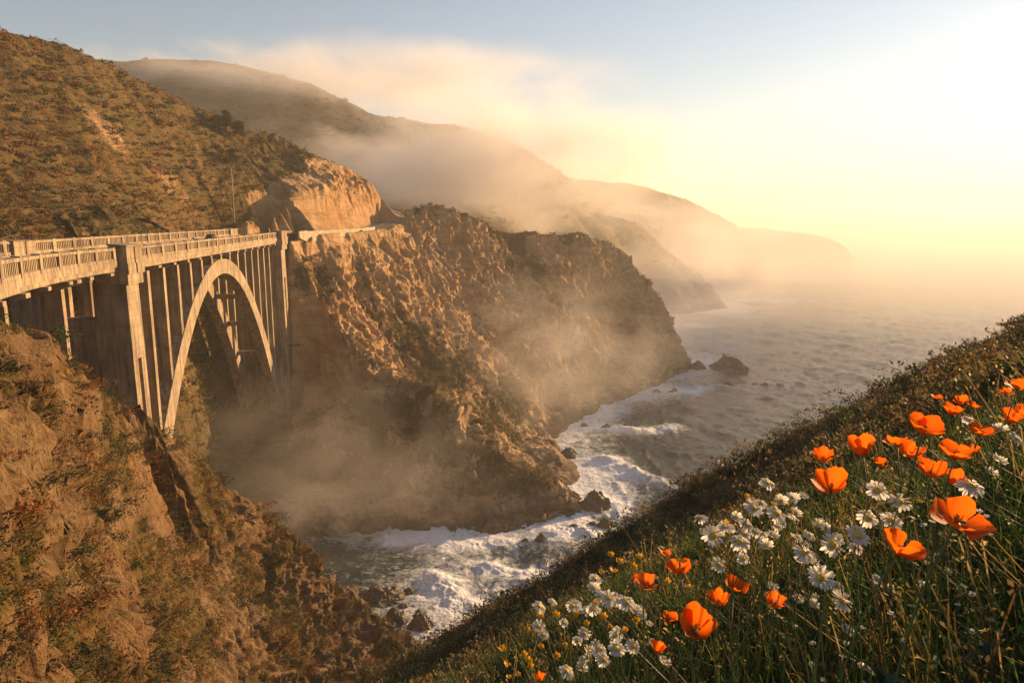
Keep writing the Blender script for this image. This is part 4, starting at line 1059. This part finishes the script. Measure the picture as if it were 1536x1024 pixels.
def daisy_bloom(n, droop, seed):
    r = np.random.default_rng(seed); fns = []
    for k in range(n):
        a = k * 2 * math.pi / n + r.normal() * .06; L = r.uniform(0.9, 1.05); w = r.uniform(0.115, 0.15) * 17 / n; dz = r.normal() * .05; dr = droop + r.normal() * .08; tw = r.normal() * .25
        def fn(u, v, a=a, L=L, w=w, dz=dz, dr=dr, tw=tw):
            ww = w * (0.45 + 0.75 * v) * np.sqrt(np.clip(1 - np.clip((v - 0.72) / 0.28, 0, 1) ** 2.2, 0.04, 1))
            rad = 0.24 + (L - 0.24) * v * (1 - 0.03 * np.abs(u)); lat = u * ww
            z = 0.06 + dz * v - dr * v * v + 0.03 * (np.abs(u)) * v + lat * tw
            return rad * math.cos(a) - lat * math.sin(a), rad * math.sin(a) + lat * math.cos(a), z
        fns.append(fn)
    return grid_petals(fns, 4, 7)
def small_bloom(seed):
    r = np.random.default_rng(seed); fns = []
    for k in range(6):
        a = k * math.pi / 3 + r.normal() * .15; cup = r.uniform(0.25, 0.65)
        def fn(u, v, a=a, cup=cup):
            ww = 0.40 * np.sin(np.clip(v, 0.02, 0.97) * math.pi) ** 0.7; rad = 0.08 + 0.92 * v; lat = u * ww
            return rad * math.cos(a) - lat * math.sin(a), rad * math.sin(a) + lat * math.cos(a), cup * v ** 1.5 + 0.1 * u * u * v
        fns.append(fn)
    return grid_petals(fns, 5, 6)
def as_mesh(name, vfa, mat):
    V, F, A = vfa
    o = mesh_np(name, V, F, mat, None, {"along": A}, smooth=True); me = o.data; bpy.data.objects.remove(o); return me
POPPY_ME = [as_mesh('bloom', poppy_bloom(o, 300 + i), M_POPPY) for i, o in enumerate((0.45, 0.6, 0.75, 0.9, 0.3, 0.68))]
DAISY_ME = [as_mesh('bloom', daisy_bloom(n, d, 340 + i), M_DAISY) for i, (n, d) in enumerate(((17, .12), (15, .3), (20, .0), (16, -.25)))]
SMALL_ME = [as_mesh('bloom', small_bloom(370 + i), M_BUTTER) for i in range(3)]
def dome_mesh(name, rad, h, mat, seed, bumps=0.05):
    bm = bmesh.new(); bmesh.ops.create_icosphere(bm, subdivisions=3, radius=1)
    V = np.array([v.co[:] for v in bm.verts]); k = 1 + bumps * vnoise(V * 9, seed) + bumps * vnoise(V * 4, seed + 1)
    for v, q in zip(bm.verts, V * k[:, None]): v.co = (q[0] * rad, q[1] * rad, max(q[2], -0.5) * h)
    me = bpy.data.meshes.new(name); bm.to_mesh(me); bm.free(); me.materials.append(mat); me.polygons.foreach_set("use_smooth", np.ones(len(me.polygons), bool)); return me
DISC_ME = dome_mesh('disc', 0.29, 0.17, M_DISC, 5, 0.1); EYE_ME = dome_mesh('disc', 0.26, 0.22, M_DISC, 6, 0.1)
def stamen_mesh():
    mb = MB(); r = random.Random(5)
    for k in range(26):
        a = r.uniform(0, 6.28); d = r.uniform(0.02, 0.15); h = r.uniform(0.25, 0.5)
        mb.tube([(d * .4 * math.cos(a), d * .4 * math.sin(a), 0.02), (d * math.cos(a), d * math.sin(a), h * .7), (d * 1.3 * math.cos(a), d * 1.3 * math.sin(a), h)], [0.012, 0.012, 0.028], 5)
    o = mb.build('stamens', M_STAMEN); me = o.data; bpy.data.objects.remove(o); return me
STAMEN_ME = stamen_mesh()
def cup_mesh():
    mb = MB(); mb.tube([(0, 0, -0.16), (0, 0, -0.06), (0, 0, 0.0), (0, 0, 0.04)], [0.05, 0.12, 0.2, 0.13], 10)
    o = mb.build('receptacle', M_STEM, smooth=True); me = o.data; bpy.data.objects.remove(o); return me
CUP_ME = cup_mesh()
frng = random.Random(4)
def child(name, me, parent, mtx):
    o = bpy.data.objects.new(name, me); scene.collection.objects.link(o); o.parent = parent; o.matrix_local = mtx; return o
def flower(kind, px, py, d, size, aim, label, group, me, extra, thick, catg):
    """a bloom of real size at distance d on a bent stem rooted in the bluff"""
    x, y, z = P(px, py, d); aim = Vector(aim).normalized()
    head = Vector((x, y, z))
    lean = Vector((-aim.x * .10 + frng.uniform(-.07, .07), -aim.y * .10 + frng.uniform(-.05, .05), 0))
    bx, by = x + lean.x * 1.5, y + lean.y * 1.5
    gz = float(bluff_z(np.array([bx]), np.array([by]))[0]) - 0.03
    if gz > z - 0.05: gz = z - 0.12
    root = empty(kind, (bx, by, gz)); tag(root, label, catg, group)
    q = aim.to_track_quat('Z', 'Y') @ Matrix.Rotation(frng.uniform(0, 6.28), 3, 'Z').to_quaternion()
    hm = Matrix.Translation(head - root.location) @ q.to_matrix().to_4x4() @ Matrix.Scale(size, 4)
    child('bloom', me, root, hm)
    for nm, m in extra: child(nm, m, root, hm)
    tip = head - root.location - aim * size * 0.12
    pts = []
    for t in np.linspace(0, 1, 9):
        a = Vector((0, 0, tip.z * 0.62)); c2 = tip - aim * tip.length * 0.28
        pts.append(a * 3 * t * (1 - t) ** 2 + c2 * 3 * t * t * (1 - t) + tip * t ** 3)
    mb = MB(); mb.tube(pts, [thick * (1.15 - 0.3 * t) for t in np.linspace(0, 1, 9)], 6)
    mb.build('stem', M_STEM, root, smooth=True)
    return root
def aim_of(tx, ty, up=1.0): return (tx, ty, up)
# px, py, width in the photograph, bloom shape, lean of the cup, label
POPPIES = [
    (1434, 773, 78, 3, (0.05, -0.45), 'largest wide open orange poppy near the right edge, above dark grass'),
    (1346, 820, 60, 1, (0.25, -0.30), 'deep orange poppy beside the twin big daisies, left of the largest poppy'),
    (1384, 640, 54, 2, (0.05, -0.25), 'broad orange poppy cup standing highest of the large blooms on the slope'),
    (1294, 674, 44, 0, (-0.35, -0.15), 'bright orange poppy cup leaning left at the top left of the patch'),
    (1246, 728, 50, 1, (-0.25, -0.25), 'glowing orange poppy just above the white daisy drift, left of the patch'),
    (1234, 686, 34, 5, (-0.15, -0.20), 'small pointed orange poppy at the outer left of the upper patch'),
    (1346, 662, 38, 3, (0.0, 0.25), 'flat sideways orange poppy between the leaning cup and the broad cup'),
    (1363, 680, 36, 1, (0.1, -0.15), 'medium orange poppy tucked below the flat sideways poppy'),
    (1319, 694, 20, 5, (0.0, -0.2), 'little orange poppy low in the grass under the leaning cup'),
    (1432, 678, 52, 2, (0.1, -0.2), 'full rounded orange poppy right of the medium poppy, a red bud behind it'),
    (1459, 676, 20, 4, (0.3, 0.1), 'small reddish poppy peeping from behind the full rounded poppy'),
    (1396, 707, 40, 5, (-0.1, -0.35), 'ruffled orange poppy touching a darker round poppy'),
    (1427, 719, 36, 0, (0.1, -0.5), 'dark round orange poppy beside the ruffled one, above a white daisy'),
    (1469, 646, 38, 2, (0.2, -0.1), 'two winged orange poppy right of the full rounded poppy'),
    (1515, 628, 30, 1, (0.1, -0.2), 'orange poppy by the right edge, one of a close pair over pale daisies'),
    (1533, 620, 28, 5, (0.2, -0.2), 'orange poppy cut by the right edge, upper of the close pair'),
    (1526, 578, 34, 3, (0.1, -0.1), 'topmost orange poppy at the right edge with a wide flat cup'),
    (1508, 588, 22, 3, (0.0, -0.1), 'small shallow poppy directly left of the topmost poppy'),
    (1427, 617, 28, 5, (0.1, -0.2), 'frilly orange poppy above the broad cup and left of two tiny ones'),
    (1442, 603, 20, 1, (-0.2, -0.1), 'tiny orange poppy, left of two tiny ones near the top of the slope'),
    (1461, 608, 18, 3, (0.2, -0.1), 'tiny flat orange poppy, right of two tiny ones near the top of the slope'),
    (1406, 596, 16, 2, (0.0, -0.1), 'single tiny orange poppy farthest up the slope on the left'),
    (1020, 853, 38, 1, (-0.3, -0.15), 'orange poppy cup on the lower left slope, right of a flatter poppy'),
    (967, 872, 38, 3, (0.0, -0.15), 'leftmost wide orange poppy beside white and yellow daisies'),
    (999, 830, 18, 2, (0.1, -0.1), 'tiny orange poppy alone against the dark bush above the lower patch'),
    (1103, 878, 36, 2, (0.1, -0.25), 'open orange poppy on a long stem in the middle lower slope'),
    (1077, 900, 34, 1, (-0.1, -0.2), 'orange poppy just below left of the open long stemmed one'),
    (1161, 903, 36, 0, (-0.05, -0.3), 'upright orange poppy right of the open long stemmed one'),
    (1004, 925, 26, 3, (0.0, -0.2), 'small flat orange poppy left of the largest lower poppy'),
    (1042, 938, 58, 5, (-0.05, -0.4), 'largest poppy of the lower patch, ruffled and facing the viewer'),
    (985, 973, 28, 4, (0.1, -0.3), 'lowest round orange poppy under the small flat one'),
    (809, 1016, 22, 4, (0.0, -0.3), 'dull orange poppy at the bottom edge among yellow flowers')]
for px, py, w, shape, (tx, ty), lab in POPPIES:
    real = 0.060 if w > 20 else 0.05
    d = real * 1024 / w
    flower('poppy', px, py + w * 0.16, d, real * (0.5 if shape in (2, 3) else 0.6), aim_of(tx, ty), lab, 'orange poppies', POPPY_ME[shape], [('stamens', STAMEN_ME), ('receptacle', CUP_ME)], 0.0018, 'poppy')
DAISIES = [
    (1316, 735, 38, 0, 'white daisy under the ruffled poppy, topmost of the bright drift'), (1350, 752, 38, 0, 'white daisy lower right of the topmost one of the bright drift'),
    (1302, 776, 34, 1, 'white daisy seen flat from the side, middle of the bright drift'), (1337, 780, 37, 0, 'white daisy with a brown centre facing out, right of the flat one'),
    (1285, 802, 44, 2, 'biggest white daisy of the drift with a deep yellow centre'), (1249, 817, 42, 0, 'second biggest white daisy, left of the biggest one'),
    (1206, 828, 36, 1, 'white daisy at the left end of the row of big daisies'), (1231, 866, 46, 2, 'large white daisy standing by itself in shade below the row'),
    (1263, 900, 40, 0, 'white daisy lower right of the large one in shade'), (1273, 942, 24, 1, 'small pale daisy below the shaded pair'),
    (1457, 728, 44, 1, 'white daisy seen from the side under the dark round poppy'), (1498, 691, 26, 3, 'cupped white daisy near the right edge, upper of a pair'),
    (1486, 708, 22, 3, 'cupped small daisy near the right edge, lower of a pair'), (1500, 643, 24, 3, 'half closed white daisy between two right edge poppies'),
    (1524, 657, 24, 0, 'pale daisy at the right edge with a large yellow centre'), (1453, 629, 20, 1, 'flat pale daisy behind the two winged poppy'),
    (1070, 803, 38, 0, 'sunlit white daisy at the left end of the upper drift'), (1110, 812, 34, 1, 'sunlit white daisy right of the left end one'),
    (1078, 846, 28, 0, 'white daisy on the slope between the drift and the long stemmed poppy'), (1166, 770, 34, 1, 'sunlit cream daisy at the right end of the upper drift'),
    (1130, 761, 34, 0, 'sunlit daisy in the middle of the upper drift'), (1151, 724, 26, 1, 'highest pale daisy of the upper drift beside the bush'),
    (1120, 786, 24, 1, 'half hidden daisy inside the upper drift'), (1104, 775, 20, 3, 'small cream daisy between the drift daisies'),
    (1139, 808, 18, 3, 'little cream daisy at the foot of the upper drift'), (1215, 802, 22, 1, 'small daisy above the left end of the big row'),
    (1283, 820, 26, 1, 'shaded daisy tucked under the biggest daisy'), (1238, 792, 20, 3, 'small cream daisy above the second biggest daisy'),
    (893, 868, 24, 0, 'white daisy at the top of the lower left cluster'), (912, 896, 28, 2, 'bright daisy left of the leftmost wide poppy'),
    (940, 903, 30, 1, 'creamy daisy under the leftmost wide poppy'), (925, 898, 26, 0, 'daisy squeezed between two cream daisies of the lower cluster'),
    (880, 915, 20, 1, 'pale greyish daisy left of the lower cluster'), (815, 951, 20, 2, 'star shaped white daisy among yellow flowers'),
    (846, 933, 16, 1, 'small white daisy above the star shaped daisy'), (925, 972, 32, 0, 'white daisy left of the lowest round poppy'),
    (950, 968, 26, 1, 'daisy right beside the one left of the lowest poppy'), (905, 988, 26, 1, 'daisy lower left in the bottom row'), (893, 978, 20, 3, 'half open daisy in the bottom row'),
    (866, 960, 18, 1, 'small daisy at the upper left of the bottom row'), (850, 1006, 28, 1, 'tilted white daisy near the bottom edge'), (873, 1000, 22, 3, 'cream daisy right of the tilted bottom edge daisy'),
    (1197, 897, 20, 2, 'small star daisy right of the upright poppy'), (1316, 868, 20, 1, 'small white daisy in dark grass, upper of three'), (1334, 884, 20, 3, 'small white daisy in dark grass, right of three'),
    (1299, 886, 15, 3, 'small white daisy in dark grass, left of three'), (1172, 933, 15, 2, 'tiny daisy below the upright poppy'), (1370, 1002, 20, 3, 'half open pale daisy alone at the bottom right'),
    (1257, 880, 22, 1, 'pale side facing daisy between the shaded pair'), (1220, 905, 20, 3, 'half open daisy left of the shaded pair')]
for px, py, w, shape, lab in DAISIES:
    d = 0.042 * 1024 / w
    flower('daisy', px, py, d, 0.021, (frng.uniform(-.1, .45), frng.uniform(-.95, -.4), 1), lab, 'white daisies', DAISY_ME[shape], [('disc', DISC_ME)], 0.0011, 'daisy')
for k in range(64):
    px, py = (frng.gauss(1165, 85), frng.gauss(800, 40)) if k < 38 else (frng.gauss(915, 45), frng.gauss(935, 42))
    w = frng.uniform(15, 25)
    flower('daisy', px, py, 0.038 * 1024 / w, 0.019, (frng.uniform(-.2, .5), frng.uniform(-.75, -.1), 1), 'small cream daisy filling the drifts between the larger daisies', 'small drift daisies', DAISY_ME[frng.randrange(4)], [('disc', DISC_ME)], 0.001, 'daisy')
YELLOW = [(789, 943), (807, 946), (813, 969), (848, 966), (784, 982), (835, 983), (761, 996), (762, 1015), (778, 1011), (794, 990), (797, 999), (753, 973), (813, 923), (815, 914), (835, 923), (864, 920), (900, 857), (922, 856),
          (905, 925), (895, 905), (915, 940), (880, 935), (948, 850), (930, 842), (1178, 757), (1168, 745), (1158, 757), (1188, 765), (1120, 745), (1090, 785), (1379, 753), (952, 930), (940, 945), (918, 832), (960, 835), (1000, 872), (1030, 880)]
for px, py in YELLOW:
    w = frng.uniform(9, 15)
    flower('yellow_flower', px + frng.uniform(-3, 3), py, 0.026 * 1024 / w, 0.013, (frng.uniform(-.4, .4), frng.uniform(-.8, -.2), 1), 'tiny yellow wildflower scattered among daisies on the lower slope', 'tiny yellow wildflowers', SMALL_ME[frng.randrange(3)], [('disc', EYE_ME)], 0.0009, 'flower')
for k in range(46):
    if k < 30: px, py = frng.uniform(1170, 1536), frng.uniform(880, 1020)
    else: px, py = frng.uniform(1300, 1536), frng.uniform(720, 880)
    w = frng.uniform(8, 13)
    flower('flower_bud', px, py, 0.017 * 1024 / w, 0.0085, (frng.uniform(-.5, .5), frng.uniform(-.5, .2), 1), 'small pale half closed bud on a thin stem in dark grass', 'pale buds in the dark grass', DAISY_ME[3], [('receptacle', CUP_ME)], 0.0009, 'bud')
# ================================================================== air
def box(name, lo, hi, mat):
    V = [(x, y, z) for x in (lo[0], hi[0]) for y in (lo[1], hi[1]) for z in (lo[2], hi[2])]
    F = [(0, 1, 3, 2), (4, 6, 7, 5), (0, 4, 5, 1), (2, 3, 7, 6), (0, 2, 6, 4), (1, 5, 7, 3)]
    return mesh_np(name, V, F, mat)
def even_air(name, dens, col, aniso):
    t = NT(name); t.t.nodes.remove(t.b)
    v = t.n("VolumePrincipled"); v.inputs["Density"].default_value = dens; v.inputs["Color"].default_value = (*col, 1); v.inputs["Anisotropy"].default_value = aniso
    t.l(v.outputs[0], t.out.inputs["Volume"]); return t.m
hz = box('haze', (-4500, -120, -26), (17000, 17000, 318), even_air("haze_air", 0.00022, (1.0, 0.95, 0.87), 0.25))
tag(hz, 'thin golden haze filling the air over coast and sea', None, None, 'stuff')
def mist(name, c, r, dens, scale, lo, hi, label, col=(1.0, 0.95, 0.9), aniso=0.15, stretch=(1, 1, 1.6), step=1.0, seed=0.0, det=5):
    """a bank of mist: a closed box whose density fades out towards its walls and breaks up into wisps"""
    t = NT(name + "_air"); t.t.nodes.remove(t.b)
    tc = t.n("TexCoord"); obj = tc.outputs["Object"]
    ln = t.n("VectorMath", operation='LENGTH'); t.l(t.scaled(obj, tuple(1 / q for q in r)), ln.inputs[0])
    fall = t.ramp(ln.outputs["Value"], (0.15, 1.0), (0.97, 0.0))
    n = t.noise(t.scaled(obj, stretch, (0, 0, 0), (seed, seed * 1.7, seed * .3)), scale, det, 0.6, 0.4)
    wisp = t.ramp(t.math('ADD', n, t.math('MULTIPLY', t.math('SUBTRACT', fall, 0.5), 0.25)), (lo, 0.0), (hi, 1.0))
    d = t.math('MULTIPLY', t.math('MULTIPLY', wisp, fall), dens)
    v = t.n("VolumePrincipled"); v.inputs["Color"].default_value = (*col, 1); v.inputs["Anisotropy"].default_value = aniso
    t.l(d, v.inputs["Density"]); t.l(v.outputs[0], t.out.inputs["Volume"])
    t.m.cycles.volume_step_rate = step
    o = box(name, tuple(-q for q in r), r, t.m); o.location = c
    tag(o, label, None, None, 'stuff'); return o
mist('mist', (-48, 160, 20), (64, 38, 38), 0.016, 0.060, 0.43, 0.85, 'thin mist drifting up the ravine from the cove', seed=1.0)
mist('mist', (20, 262, 30), (66, 42, 54), 0.019, 0.045, 0.42, 0.80, 'golden mist in the gully behind the spur', seed=5.0)
mist('mist', (118, 440, 40), (100, 64, 80), 0.024, 0.016, 0.40, 0.70, 'bright mist between the second and third headlands', seed=9.0)
mist('fog_bank', (-30, 520, 125), (190, 100, 80), 0.05, 0.012, 0.40, 0.70, 'fog bank pouring over the saddle behind the road', seed=3.0)
mist('fog_bank', (-230, 780, 238), (420, 130, 52), 0.02, 0.009, 0.38, 0.70, 'fog hugging the crest of the far hill', seed=12.0, stretch=(1, 1, 2.2))
mist('fog_bank', (330, 1060, 60), (420, 260, 130), 0.006, 0.006, 0.36, 0.66, 'low sea fog along the farthest headlands', seed=7.0, stretch=(1, 1, 2.5))
for top in (14, 34, 58, 84, 112):          # thins out upwards
    tag(box('sea_fog', (-150 - top, 520 - top, -3 - top * 0.01), (9000 + top, 12000 + top, top), even_air("sea_fog_air", 0.00021, (1.0, 0.96, 0.92), 0.1)), 'low golden fog lying on the far sea', None, None, 'stuff')
